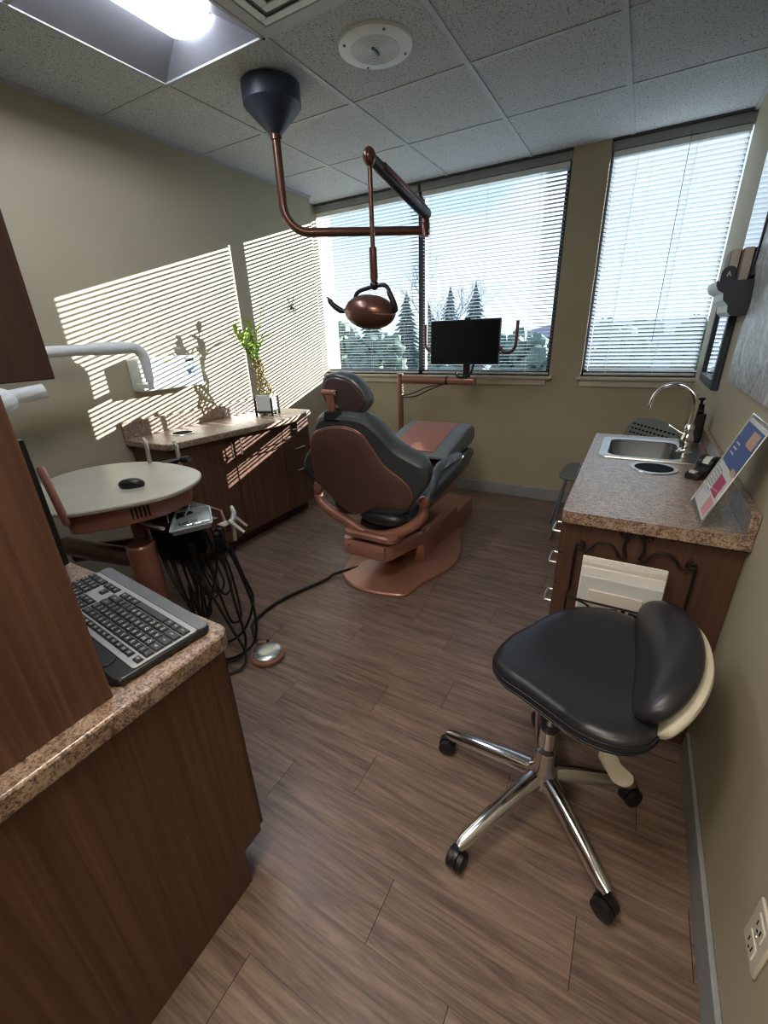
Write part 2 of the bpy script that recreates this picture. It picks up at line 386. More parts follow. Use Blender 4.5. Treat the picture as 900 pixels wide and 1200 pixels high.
struct('wall_left', B().box((XL-.15, -2.6, 0), (XL, 3.42, ZC)).box((-2.90, 3.42, 0), (-2.72, YB+.25, ZC)), m_wall)
struct('wall_right', B().box((XR, -2.6, 0), (XR+.12, YB+.03, ZC)), m_wall)
ZS, ZT = 1.02, 2.432
b = B().box((-2.9, YB, 0), (1.3, YB+.25, ZS)).box((-2.9, YB, ZT), (1.3, YB+.25, ZC)).box((-.585, YB, ZS), (-.36, YB+.25, ZT))
struct('wall_back', b, m_wall)
struct('ceiling_shadow_strip', B().box((-2.72, YB-.008, ZT-.002), (-.585, YB+.01, ZC)).box((-.36, YB-.008, ZT-.002), (XR, YB+.01, ZC)), m_dframe)  # dark strip paints in the shade line between ceiling and window tops
# wall behind the viewer with its doorway
b = B().box((XL, YN-.1, 0), (-.62, YN, ZC)).box((-.62, YN-.1, 2.1), (XR, YN, ZC))
struct('wall_near', b, m_wall)
struct('wall_far', B().box((-2.7, -2.7, 0), (.9, -2.6, ZC)), m_wall)

def window(name, x0, x1, mull):
    t = bpy.data.objects.new(name, None); COL.objects.link(t); t.location = ((x0+x1)/2, YB+.1, ZS); t['kind'] = 'structure'
    b = B(); w = .035
    y0, y1 = YB+.055, YB+.115
    b.box((x0, y0, ZS), (x0+w, y1, ZT)).box((x1-w, y0, ZS), (x1, y1, ZT)).box((x0, y0, ZS), (x1, y1, ZS+w)).box((x0, y0, ZT-w), (x1, y1, ZT))
    for m in mull: b.box((m-.03, y0, ZS), (m+.03, y1, ZT))
    obj('window_frame', b, m_dframe, t, bevel=.003)
    for a, c in zip([x0]+mull, mull+[x1]): obj('pane', B().box((a, YB+.080, ZS), (c, YB+.084, ZT)), m_glass, t)
    b = B().box((x0-.025, YB-.045, ZS-.022), (x1+.025, YB+.055, ZS)).box((x0, YB-.018, ZS-.07), (x1-.02, YB, ZS-.022))
    obj('window_sill', b, m_sill, t, bevel=.004)
    return t
window('window_1', -2.757, -.585, [-1.695]); window('window_2', -.36, 1.25, [.43])
struct('baseboard_back', B().box((-2.2, YB-.014, 0), (XR, YB, .10)), m_base, bevel=.003)
struct('baseboard_right', B().box((XR-.013, YN, 0), (XR, 1.37, .10)), m_base, bevel=.003)

# ---- blinds
def blind(x0, x1, label, cords, tilt=0.0, sill=0.0, dz=0):
    t = thing('window_blind', label, 'blind', ((x0+x1)/2, YB+.03, ZS), 0, 'mini blinds at the windows')
    yc = YB+.032
    obj('headrail', B().box((x0, yc-.018, ZT-.088), (x1, yc+.018, ZT-.056)), m_lwhite, t, bevel=.002); obj('valance', B().box((x0-.01, yc-.024, ZT-.052), (x1+.01, yc+.02, ZT-.004)), m_base, t, bevel=.002)
    b = B(); z = ZT-.098; i = 0
    while z > ZS+.035:
        r = []
        for k_ in range(4):
            u = -.0145+.029*k_/3; h = .0024*(1-(u/.0145)**2)
            r.append((u*math.cos(tilt)-h*math.sin(tilt), u*math.sin(tilt)+h*math.cos(tilt)))
        v = [(x0+.002, yc+u, z+h) for u, h in r]+[(x1-.002, yc+u, z+h) for u, h in r]
        b.add(v, [(k_, k_+1, k_+5, k_+4) for k_ in range(3)])
        z -= .0252
    obj('slats', b, m_slat, t)
    obj('bottom_rail', B().box((x0, yc-.013, ZS+.008), (x1, yc+.013, ZS+.024)), m_white, t, bevel=.003)
    for c in cords:
        cb = B()
        for dy in (-.0155, .0155): cb.cyl((c, yc+dy, ZS+.016), (c, yc+dy, ZT-.02), .0009, seg=5)
        obj('ladder_cord', cb, m_white, t)
    return t
bl = blind(-2.716, -1.715, 'closed-up white mini blind at the left half of the wide window', (-2.55, -2.2, -1.86), R(-7))
blind(-1.675, -.600, 'white mini blind over the wide window behind the patient monitor', (-1.60, -1.15, -.78), R(-7))
bl['label'] = 'white mini blind at the wide window, nearest the left wall'
b3 = blind(-.345, .348, 'white mini blind on the window above the sink counter', (-.2, .1), R(-38))
def wand(par, x, z1):
    obj('tilt_wand', B().cyl((x, YB+.005, z1), (x, YB+.008, ZT-.03), .0035, seg=8), m_clear, par)
wand(b3, -.12, 1.5)
# cord of the right blind
obj('pull_cord', B().cyl((.06, YB+.004, 1.25), (.06, YB+.006, ZT-.03), .0016, seg=6), m_grey, b3)

# ------------------------------------------------------------ ceiling fittings
t = thing('ceiling_light', 'lit recessed fluorescent ceiling light above the near left corner', 'ceiling light', ((LX0+LX1)/2, (LY0+LY1)/2, ZC))
b = B(); c = .0
z0 = ZC-.002; z1 = ZC+.09
for sx, X in ((1, LX0), (-1, LX1)):
    b.add([(X+sx*.012, LY0+.012, z0), (X+sx*.012, LY1-.012, z0), (X+sx*.19, LY1-.012-.06, z1), (X+sx*.19, LY0+.012+.06, z1)], [(0, 1, 2, 3)], False)
for sy, Y in ((1, LY0), (-1, LY1)):
    b.add([(LX0+.012, Y+sy*.012, z0), (LX1-.012, Y+sy*.012, z0), (LX1-.19, Y+sy*.072, z1), (LX0+.19, Y+sy*.072, z1)], [(0, 1, 2, 3)], False)
b.box((LX0, LY0, z1), (LX1, LY1, z1+.02))
obj('reflector', b, plain('reflector_grey', (120, 122, 128), .35, .2), t)
f = B()
f.box((LX0, LY0, ZC-.006), (LX0+.014, LY1, ZC+.03)).box((LX1-.014, LY0, ZC-.006), (LX1, LY1, ZC+.03)).box((LX0, LY0, ZC-.006), (LX1, LY0+.014, ZC+.03)).box((LX0, LY1-.014, ZC-.006), (LX1, LY1, ZC+.03))
obj('frame', f, m_grid, t)
b = B(); cx = (LX0+LX1)/2; prof = []
for k_ in range(13):
    a = math.pi*k_/12; prof.append((math.cos(a)*.115, -math.sin(a)*.045))
rs = []
for yy, sc in ((LY0+.07, .85), (LY0+.09, 1), (LY1-.10, 1), (LY1-.075, .85)):
    rs.append([(cx+px*sc, yy, z1+.0+pz*sc) for px, pz in prof])
b.rings(rs)
obj('diffuser', b, m_tube, t)
# unseen fill light added above the viewer, shaped as a square ceiling fitting
t = thing('ceiling_light', 'added fill light at the ceiling, unseen above the viewer by the doorway', 'ceiling light', (-.55, .19, ZC))
b = B(); SQ = (-.843, -.106, -.262, .491)
b.box((SQ[0], SQ[1], ZC-.012), (SQ[2], SQ[1]+.02, ZC-.002)).box((SQ[0], SQ[3]-.02, ZC-.012), (SQ[2], SQ[3], ZC-.002)).box((SQ[0], SQ[1]+.02, ZC-.012), (SQ[0]+.02, SQ[3]-.02, ZC-.002)).box((SQ[2]-.02, SQ[1]+.02, ZC-.012), (SQ[2], SQ[3]-.02, ZC-.002))
obj('frame', b, m_grid, t)
obj('diffuser', B().box((SQ[0]+.02, SQ[1]+.02, ZC-.010), (SQ[2]-.02, SQ[3]-.02, ZC-.003)), emit('fill_lens', (255, 245, 232), 11.0), t)
t = thing('ceiling_vent', 'square louvred air vent in the ceiling beside the light', 'vent', (-1.157, 1.42, ZC))
b = B()
def sqring(b, x0, y0, x1, y1, w, z0, z1):
    b.box((x0, y0, z0), (x1, y0+w, z1)).box((x0, y1-w, z0), (x1, y1, z1)).box((x0, y0+w, z0), (x0+w, y1-w, z1)).box((x1-w, y0+w, z0), (x1, y1-w, z1))
sqring(b, DX0, DY0, DX1, DY1, .04, ZC-.006, ZC-.001); obj('frame', b, m_grid, t, bevel=.002)
for k_ in range(4):
    b = B(); d = .055+.055*k_; sqring(b, DX0+d, DY0+d, DX1-d, DY1-d, .03, ZC-.012-.003*k_, ZC-.007); obj('louvre', b, m_lwhite, t, bevel=.003)
obj('back_plate', B().box((DX0+.04, DY0+.04, ZC-.005), (DX1-.04, DY1-.04, ZC-.002)), m_grey, t)
t = thing('ceiling_speaker', 'round white ceiling speaker with perforated grille', 'speaker', (-1.13, 2.01, ZC))
obj('bezel', B().lathe((-1.13, 2.01, ZC), [(.10, -.014), (.115, -.014), (.148, -.008), (.152, 0), (.10, 0)], 48), m_lwhite, t)
obj('grille', B().lathe((-1.13, 2.01, ZC), [(.001, -.012), (.103, -.012), (.103, -.004)], 48), m_gcover, t)
b = B()
for r_ in [.012+.0085*i for i in range(11)]:
    b.tube([(-1.13+r_*math.cos(a*math.pi/16), 2.01+r_*math.sin(a*math.pi/16), ZC-.0135) for a in range(32)], .0016, 5, loop=True)
obj('grille_ring', b, m_grid, t)
for k_ in range(4):
    a = R(45+90*k_); obj('screw', B().lathe((-1.13+.128*math.cos(a), 2.01+.128*math.sin(a), ZC-.012), [(.001, -.003), (.005, -.003), (.005, .001)], 10), m_grey, t)
obj('centre_bar', B().cyl((-1.13, 1.985, ZC-.018), (-1.13, 2.035, ZC-.018), .005), m_grey, t)

# ------------------------------------------------------------ dental light hanging from the ceiling
t = thing('dental_light', 'copper coloured dental lamp hanging on a jointed arm from the ceiling', 'dental light', (-1.69, 1.98, ZC))
CX, CY = -1.675, 1.985
obj('ceiling_canopy', B().lathe((CX, CY, ZC), [(.026, -.185), (.032, -.18), (.128, -.085), (.133, -.078), (.133, -.004), (.10, 0)], 40), m_navy, t)
pp = [(CX, CY, 2.28), (CX, CY, 1.98)]
ex, ey = -1.085, 2.40
dx, dy = ex-CX, ey-CY; L = math.hypot(dx, dy); ux, uy = dx/L, dy/L
for k_ in range(1, 9):
    a = math.pi/2*k_/8; pp.append((CX+ux*.12*(1-math.cos(a)), CY+uy*.12*(1-math.cos(a)), 1.98-.12*math.sin(a)))
pp.append((ex, ey, 1.86))
obj('post', B().tube(pp, .021, 18), m_copper_d, t)
obj('post_collar', B().cyl((CX, CY, 2.03), (CX, CY, 2.035), .0225, seg=20), m_copper_d, t); obj('post_collar', B().cyl((CX, CY, 2.235), (CX, CY, 2.255), .027, seg=20), m_copper_d, t); obj('end_cap', B().lathe((ex, ey, 1.86), [(.001, -.03), (.026, -.028), (.026, .03), (.02, .04)], 20), m_copper_d, t)
obj('pivot', B().lathe((ex, ey, 1.875), [(.024, 0), (.024, .03), (.018, .05), (.018, .075)], 20), m_copper_d, t)
AE = Vector((-1.09, 1.86, 2.035)); A0 = Vector((ex, ey, 1.94))
d_ = (AE-A0).normalized()
obj('spring_arm', B().tube([A0-d_*.03, A0+d_*.05, A0.lerp(AE, .5), AE-d_*.03, AE+d_*.02], [.022, .028, .026, .020, .018], 14, flat=1.15), m_navy, t, label='blue-grey spring arm')
obj('arm_cover', B().obox(A0.lerp(AE, .52)+Vector((0, 0, .001)), (.056, .36, .03), Vector((0, 1, 0)).rotation_difference(d_).to_matrix()), m_copper_d, t, bevel=.008)
obj('elbow', B().ball(AE, (.026, .03, .034)), m_copper_d, t)
hx, hy = AE.x, AE.y
obj('drop_rod', B().tube([(hx, hy, 2.03), (hx, hy, 1.72), (hx, hy, 1.715), (hx, hy, 1.60), (hx, hy, 1.58)], [.010, .010, .017, .018, .014], 16), m_copper_d, t)
hc = Vector((hx-.03, hy, 1.462))
b = B().tube(smooth_open([hc+Vector((-.085, 0, .035)), hc+Vector((-.06, 0, .085)), (hx, hy, 1.565), hc+Vector((.09, 0, .10)), hc+Vector((.12, 0, .045))], 8), .009, 12)
b.ball((hx, hy, 1.57), .02)
obj('yoke', b, m_black, t)
rot = Matrix.Rotation(R(6), 3, 'Y')
obj('lamp_head', B().ball(hc, (.128, .09, .074), 32, rot), m_copper_d, t)
obj('lamp_lens', B().ball(hc+Vector((0, .03, -.012)), (.105, .072, .050), 28, rot), m_black, t)
obj('head_rim', B().tube([hc+rot @ Vector((.1285*math.cos(a*math.pi/24), .0855*math.sin(a*math.pi/24), -.004)) for a in range(48)], .003, 8, loop=True), m_copper, t)
obj('handle', B().tube(smooth_open([hc+Vector((-.115, 0, .012)), hc+Vector((-.155, -.005, .014)), hc+Vector((-.19, -.02, .040)), hc+Vector((-.215, -.03, .075))], 6), [.010]*6+[.013]*6+[.012]*4+[.009, .005, .003], 12), m_black, t)
obj('handle', B().tube(smooth_open([hc+Vector((.115, 0, .0)), hc+Vector((.145, -.02, .0)), hc+Vector((.135, -.03, .045)), hc+Vector((.11, -.03, .09))], 6), [.010]*6+[.013]*6+[.012]*4+[.009, .005, .003], 12), m_black, t)

# ------------------------------------------------------------ left counter run
ZL = .84
t = thing('base_cabinet', 'walnut base cabinet with doors and drawers along the left wall', 'cabinet', (-2.4, 2.03, 0))
XF = -2.225
obj('body', B().box((XL+.002, 1.44, .10), (XF, 2.64, ZL-.0385)), m_cab, t, bevel=.002)
obj('toe_kick', B().box((XL+.002, 1.46, 0), (-2.295, 2.63, .10)), m_cab2, t)
def pull(par, p0, p1, out, mat=m_nickel, r=.004):
    p0 = Vector(p0); p1 = Vector(p1); o_ = Vector(out)
    q = smooth_open([p0, p0+o_*.7, p0+o_+(p1-p0)*.08, p1+o_-(p1-p0)*.08, p1+o_*.7, p1], 5)
    return obj('handle', B().tube(q, r, 10), mat, par)
for y0, y1, hy_ in ((1.45, 1.865, 1.83), (1.87, 2.325, 1.91)):
    d = obj('door', B().box((XF, y0+.002, .105), (XF+.02, y1-.002, ZL-.045)), m_cab, t, bevel=.002)
    pull(d, (XF+.02, hy_, .665), (XF+.02, hy_, .76), (.026, 0, 0))
for z0, z1 in ((.655, ZL-.045), (.505, .65), (.105, .50)):
    d = obj('drawer', B().box((XF, 2.33, z0), (XF+.02, 2.635, z1)), m_cab, t, bevel=.002)
    zz = (z0+z1)/2 if z1-z0 < .2 else .405
    pull(d, (XF+.02, 2.43, zz), (XF+.02, 2.54, zz), (.026, 0, 0))
t = thing('countertop', 'speckled brown laminate countertop along the left wall under the x-ray box', 'countertop', (-2.4, 2.03, ZL))
poly = [(XL, 1.405), (-2.24, 1.405), (-2.205, 1.425), (-2.19, 1.46), (-2.125, 1.95), (-2.085, 2.25), (-2.10, 2.40), (-2.16, 2.58), (-2.17, 2.635), (-2.185, 2.65), (XL, 2.65)]
obj('worktop', B().prism(poly, ZL-.038, ZL), m_gran, t, bevel=.006)
obj('backsplash', B().box((XL+.001, 1.405, ZL), (XL+.02, 2.65, ZL+.095)), m_gran, t, bevel=.002)
g_ = obj('waste_ring', B().lathe((-2.40, 1.66, ZL), [(.058, .0), (.058, .004), (.072, .004), (.075, .0)], 36), m_steel, t)
obj('waste_opening', B().lathe((-2.40, 1.66, ZL), [(.001, .0012), (.058, .0012), (.058, .0002)], 36), m_black_m, g_)

# lucky bamboo in a square pot
t = thing('bamboo_plant', 'green braided lucky bamboo in a white square pot on a black stand', 'plant', (-2.345, 2.36, ZL))
px, py = -2.345, 2.36
rm = Matrix.Rotation(R(20), 3, 'Z')
b = B()
for z0, z1, s0 in ((ZL+.015, ZL+.150, .112),):
    b.obox((px, py, (z0+z1)/2), (s0, s0, z1-z0), rm)
obj('pot', b, m_lwhite, t, bevel=.006)
b = B()
for sx in (-1, 1):
    for sy in (-1, 1):
        p = Vector((px, py, 0))+rm @ Vector((sx*.062, sy*.062, 0)); b.obox((p.x, p.y, ZL+.065), (.012, .012, .13), rm)
for a in (0, 90): b.obox((px, py, ZL+.012), (.13 if a == 0 else .012, .012 if a == 0 else .13, .01), rm)
for sy in (-1, 1):
    p = rm @ Vector((0, sy*.062, 0)); b.obox((px+p.x, py+p.y, ZL+.03), (.124, .012, .010), rm)
    p = rm @ Vector((sy*.062, 0, 0)); b.obox((px+p.x, py+p.y, ZL+.03), (.012, .124, .010), rm)
obj('stand', b, m_black, t)
obj('soil', B().obox((px, py, ZL+.1515), (.095, .095, .004), rm), m_stalk, t)
b = B(); n_st = 8
for i in range(n_st):
    ph = 2*math.pi*i/n_st; s_ = 1 if i % 2 else -1; pts = []
    for k_ in range(22):
        u = k_/21; a = ph+s_*u*math.pi*1.6; rr = .042*(1+.25*math.sin(u*math.pi*3))*(1-.35*u)
        pts.append((px+rr*math.cos(a)-.02*u, py+rr*math.sin(a)-.03*u, ZL+.15+.25*u))
    b.tube(pts, .0052, 7)
obj('braided_stalks', b, m_stalk, t)
b = B(); st = []
rg = random.Random(11)
for i in range(6):
    a0 = rg.uniform(0, 6.28); x0_ = px-.02+.02*math.cos(a0); y0_ = py-.03+.02*math.sin(a0); lean = (rg.uniform(-.10, .06), rg.uniform(-.16, .05))
    hgt = rg.uniform(.12, .30)
    pts = [(x0_+lean[0]*u, y0_+lean[1]*u, ZL+.38+hgt*u) for u in (0, .35, .7, 1)]
    b.tube(pts, [.005, .0045, .004, .003], 6); st.append((pts, lean))
obj('shoot', b, m_bamboo, t)
def leaf(b, base, direc, length, width, droop):
    d = Vector(direc).normalized(); side = d.cross(Vector((0, 0, 1))); side = side.normalized() if side.length > .05 else Vector((1, 0, 0))
    L_, Rr, C_ = [], [], []
    n = 7
    for k_ in range(n+1):
        u = k_/n; c_ = Vector(base)+d*length*u+Vector((0, 0, -droop*u*u)); w = width*math.sin(math.pi*min(1, u*.92+.06))**.8*(1 if u < 1 else 0)
        L_.append(c_+side*w+Vector((0, 0, w*.35))); Rr.append(c_-side*w+Vector((0, 0, w*.35))); C_.append(c_)
    v = L_+C_+Rr; m = n+1
    b.add(v, [(k_, k_+1, m+k_+1, m+k_) for k_ in range(n)]+[(m+k_, m+k_+1, 2*m+k_+1, 2*m+k_) for k_ in range(n)])
k_i = 0
for pts, lean in st:
    for j in range(5):
        u = .25+.75*j/4; p = Vector(pts[0]).lerp(Vector(pts[-1]), u)
        a = rg.uniform(0, 6.28); b = B()
        leaf(b, p, (math.cos(a)*.7+lean[0]*3, math.sin(a)*.7+lean[1]*4, rg.uniform(.4, 1.1)), rg.uniform(.09, .16), rg.uniform(.011, .018), rg.uniform(.01, .05))
        obj('leaf', b, m_bamboo, t); k_i += 1
b = B(); leaf(b, (px+.0, py+.06, ZL+.68), (.35, .55, .9), .11, .015, 0.0); b.tube([(px-.02, py-.02, ZL+.45), (px-.005, py+.03, ZL+.6), (px, py+.06, ZL+.69)], .0022, 5); obj('leaf', b, m_bamboo, t)

# x-ray unit on the left wall
t = thing('dental_xray_unit', 'white wall-mounted dental x-ray unit with control box and jointed arm', 'x-ray unit', (XL, 1.74, 1.1))
cb = obj('control_box', B().box((XL, 1.535, 1.10), (-2.49, 1.965, 1.285)), m_lwhite, t, bevel=.012, segs=3)
obj('display', B().box((-2.492, 1.85, 1.25), (-2.4885, 1.915, 1.268)), m_black, cb)
obj('dial_ring', B().lathe((-2.4905, 1.885, 1.195), [(.020, 0), (.020, .001), (.036, .001), (.036, 0)], 30, (1, 0, 0)), m_dblue, cb)
obj('dial', B().lathe((-2.491, 1.885, 1.195), [(.017, 0), (.015, .014), (.001, .014)], 24, (1, 0, 0)), m_grey, cb)
obj('label_strip', B().box((-2.491, 1.70, 1.255), (-2.4885, 1.755, 1.272)), m_amber, cb)
obj('brand_strip', B().box((-2.491, 1.62, 1.262), (-2.4885, 1.66, 1.270)), m_dblue, cb)
for i in range(5):
    a = R(-60+i*60); obj('button', B().lathe((-2.4905, 1.885+.046*math.sin(a), 1.195+.046*math.cos(a)), [(.006, 0), (.006, .003), (.001, .003)], 12, (1, 0, 0)), m_frost, cb)
XA = -2.40
pp = [(XA, .70, 1.338), (XA, 1.1, 1.343), (XA, 1.26, 1.346), (XA, 1.27, 1.346), (XA, 1.40, 1.347)]
for k_ in range(1, 8):
    a = math.pi/2*k_/7; pp.append((XA, 1.46+.07*math.sin(a), 1.347-.07*(1-math.cos(a))))
pp += [(XA, 1.532, 1.16)]
obj('arm', B().tube(pp, [.026, .026, .026, .031, .031]+[.028]*7+[.022], 18), m_lwhite, t)
obj('arm_bracket', B().cyl((XA, 1.532, 1.165), (XA, 1.532, 1.12), .016).box((-2.53, 1.51, 1.125), (XA, 1.555, 1.15)), m_lwhite, t, bevel=.003)
obj('lower_arm', B().tube([(XA, .68, 1.36), (XA, .68, 1.20), (-2.3, .70, 1.175)], .02, 14), m_lwhite, t)
obj('tube_head', B().ball((-2.25, .74, 1.165), (.07, .09, .062), 24), m_lwhite, t)
obj('cone', B().cyl((-2.25, .80, 1.175), (-2.23, .93, 1.19), .030, .030, 28), m_lwhite, t)

o = B(); sx_, sy_, sz_ = XL+.008, 3.06, 1.607
o.ball((sx_, sy_, sz_-.01), (.008, .018, .014), 14)
for q in ([(0, -.0, 0), (.0, -.02, .03), (.0, -.05, .06)], [(0, 0, 0), (0, .02, .03), (0, .035, .075)], [(0, 0, -.005), (0, -.03, .0), (0, -.06, -.03)], [(0, 0, -.01), (0, .03, -.005), (0, .06, -.035)], [(0, 0, -.01), (0, -.02, -.03), (0, -.035, -.05)], [(0, 0, -.01), (0, .02, -.03), (0, .03, -.05)]):
    o.tube([(sx_+a, sy_+b_, sz_+c_) for a, b_, c_ in smooth_open(q, 4)], .0035, 6)
tag(obj('wall_ornament', o, m_black), 'small black spider-shaped ornament on the sunlit left wall', 'ornament')

# ------------------------------------------------------------ near left counter, desk side
ZN = .80; XE = -.687
t = thing('base_cabinet', 'walnut base cabinet in the near left foreground carrying the keyboard counter', 'cabinet', (-1.2, .1, 0))
obj('body', B().box((-1.95, YN+.002, .13), (XE, .45, ZN-.0405)), m_cab, t, bevel=.0015)
obj('toe_kick', B().box((-1.95, YN+.002, 0), (XE-.001, .39, .13)), m_cab, t)
for x0, x1 in ((-1.94, -1.54), (-1.535, -1.12), (-1.115, XE-.01)):
    d = obj('door', B().box((x0, .45, .135), (x1, .468, ZN-.05)), m_cab, t, bevel=.0015)
    pull(d, (x1-.05, .468, .58), (x1-.05, .468, .68), (0, .026, 0))
t = thing('countertop', 'speckled laminate countertop of the near left desk, holding the keyboard', 'countertop', (-1.2, .1, ZN))
poly = [(-1.97, YN+.002), (-.66, YN+.002)]+[(-.66-.035+.035*math.cos(R(a)), .472-.035+.035*math.sin(R(a))) for a in range(0, 91, 15)]+[(-1.97, .472)]
obj('worktop', B().prism(poly, ZN-.04, ZN), m_gran, t, bevel=.005)
tag(obj('hutch_cabinet', B().box((-1.95, YN+.002, ZN), (-.70, .243, 1.322)), m_cab, bevel=.0015), 'tall walnut hutch side panel standing on the near left countertop', 'hutch')
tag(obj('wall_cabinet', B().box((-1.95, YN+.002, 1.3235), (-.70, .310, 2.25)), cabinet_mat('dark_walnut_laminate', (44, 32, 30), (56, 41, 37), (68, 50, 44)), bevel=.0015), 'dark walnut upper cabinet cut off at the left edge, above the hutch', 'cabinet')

# computer screen on the near counter
t = thing('computer_monitor', 'slim black computer screen seen edge-on behind the near left walnut panel', 'monitor', (-1.5, .44, ZN))
obj('screen', B().box((-1.80, .432, ZN+.012), (-1.272, .455, ZN+.36)), m_black, t, bevel=.004)
obj('display', B().box((-1.79, .455, ZN+.03), (-1.285, .4565, ZN+.35)), m_screen, t)
obj('foot', B().box((-1.65, .36, ZN), (-1.40, .46, ZN+.011)), m_black, t, bevel=.003)
obj('neck', B().box((-1.56, .40, ZN+.01), (-1.48, .433, ZN+.2)), m_black, t, bevel=.004)

# keyboard: local +x = typist's right, local +y = away from the typist
t = thing('keyboard', 'black and silver computer keyboard on the near left countertop', 'keyboard', (-.925, .372, ZN), math.pi-.094)
obj('base', B().prism(rrect(-.228, -.098, .228, .098, .02), .002, .016, 0), m_black, t, bevel=.005, local=True)
obj('deck', B().prism(rrect(-.221, -.070, .221, .062, .008), .016, .0185), m_keyw, t, bevel=.001, local=True, label='silver deck')
obj('palm_rest', B().prism(rrect(-.224, -.097, .224, -.068, .012), .015, .0195), m_grey, t, bevel=.003, local=True, label='grey palm rest')
obj('media_panel', B().prism(rrect(-.17, .064, .17, .094, .012), .015, .0185), m_black, t, bevel=.002, local=True)
obj('media_bar', B().prism(rrect(-.10, .074, .02, .080, .003), .0185, .021), m_keyw, t, local=True)
keys = []; u_ = .0187
rows = [
 (.045, [('esc', 1), (None, .6)]+[('F%d' % i, 1) for i in range(1, 13)]+[(None, .5)]+[('', 1)]*3+[(None, .4)]+[('', 1)]*4, .0125),
 (.0255, [('`', 1)]+[(c, 1) for c in '1234567890-=']+[('<-', 1.6)]+[(None, .4)]+[('ins', 1), ('hm', 1), ('pu', 1)]+[(None, .4)]+[('n', 1), ('/', 1), ('*', 1), ('-', 1)], .0165),
 (.0072, [('tab', 1.5)]+[(c, 1) for c in 'QWERTYUIOP[]']+[('\\', 1.1)]+[(None, .4)]+[('del', 1), ('end', 1), ('pd', 1)]+[(None, .4)]+[('7', 1), ('8', 1), ('9', 1), ('+', 1)], .0165),
 (-.0111, [('caps', 1.8)]+[(c, 1) for c in "ASDFGHJKL;'"]+[('enter', 1.8)]+[(None, 3.8)]+[('4', 1), ('5', 1), ('6', 1), ('+', 1)], .0165),
 (-.0294, [('shift', 2.3)]+[(c, 1) for c in 'ZXCVBNM,./']+[('shift', 2.3)]+[(None, 1.4), ('^', 1), (None, 1.4)]+[('1', 1), ('2', 1), ('3', 1), ('=', 1)], .0165),
 (-.0485, [('ctrl', 1.5), ('win', 1.1), ('alt', 1.3), ('', 6.2), ('alt', 1.3), ('fn', 1.1), ('ctrl', 1.4)]+[(None, 1.1), ('<', 1), ('v', 1), ('>', 1), (None, .4)]+[('0', 2), ('.', 1), ('=', 1)], .0165)]
for yy, rw, kh in rows:
    tot = sum(w for _, w in rw); sc_ = .432/tot; x = -.216
    for lab, w in rw:
        ww = w*sc_
        if lab is not None: keys.append((x+ww/2, yy, ww-.003, kh, lab))
        x += ww
kmesh = {}
legend = B()
for kx, ky, kw, kh, lab in keys:
    key = (round(kw, 4), kh)
    if key not in kmesh:
        b = B(); hw, hh = kw/2, kh/2
        b.rings([[(-hw, -hh, 0), (hw, -hh, 0), (hw, hh, 0), (-hw, hh, 0)], [(-hw, -hh, .003), (hw, -hh, .003), (hw, hh, .003), (-hw, hh, .003)], [(-hw+.0015, -hh+.0012, .0055), (hw-.0015, -hh+.0012, .0055), (hw-.0015, hh-.002, .0055), (-hw+.0015, hh-.002, .0055)]])
        ko = obj('key', b, m_key, t, local=True); kmesh[key] = ko
    else:
        ko = kmesh[key].copy(); COL.objects.link(ko); ko.parent = t
    ko.location = (kx, ky, .0180)
    if lab:
        cu = bpy.data.curves.new('legend', 'FONT'); cu.body = lab; cu.size = .0105 if len(lab) == 1 else (.0065 if len(lab) < 4 else .0055); cu.align_x = 'CENTER'; cu.align_y = 'CENTER'; cu.resolution_u = 2
        to = bpy.data.objects.new('legend_tmp', cu); COL.objects.link(to)
        dg = bpy.context.evaluated_depsgraph_get(); ev = to.evaluated_get(dg); tm = ev.to_mesh()
        legend.add([(v.co.x+kx, v.co.y+ky, .02375) for v in tm.vertices], [tuple(p.vertices) for p in tm.polygons], False)
        ev.to_mesh_clear(); bpy.data.objects.remove(to); bpy.data.curves.remove(cu)
obj('key_legends', legend, m_legend, t, local=True)

# ------------------------------------------------------------ delivery unit
t = thing('dental_delivery_unit', 'copper dental delivery cart with putty oval top and hanging black hoses', 'delivery unit', (-1.9, 1.0, 0))
ZTT = .80
top = smooth_closed([(-1.735, .655), (-1.625, .80), (-1.56, .96), (-1.60, 1.12), (-1.72, 1.235), (-1.93, 1.27), (-2.14, 1.24), (-2.30, 1.10), (-2.32, .92), (-2.22, .77), (-2.03, .68), (-1.86, .635)], 5)
obj('table_top', B().prism(top, ZTT-.018, ZTT, .004), m_offw, t)
body = [(-1.772, .672), (-1.735, .69), (-1.66, .79), (-1.605, .95), (-1.63, 1.10), (-1.75, 1.20), (-2.05, 1.20), (-2.2, 1.0), (-2.15, .80)]
bo = obj('body', B().prism(body, ZTT-.10, ZTT-.018), m_copper, t, bevel=.006)
b = B()
for i in range(5):
    y_ = .84+i*.014; x_ = -1.6435+.0052*i; b.obox((x_+.006, y_, ZTT-.055), (.006, .005, .045), Matrix.Rotation(R(-18), 3, 'Z'))
obj('vent_slot', b, m_black_m, bo)
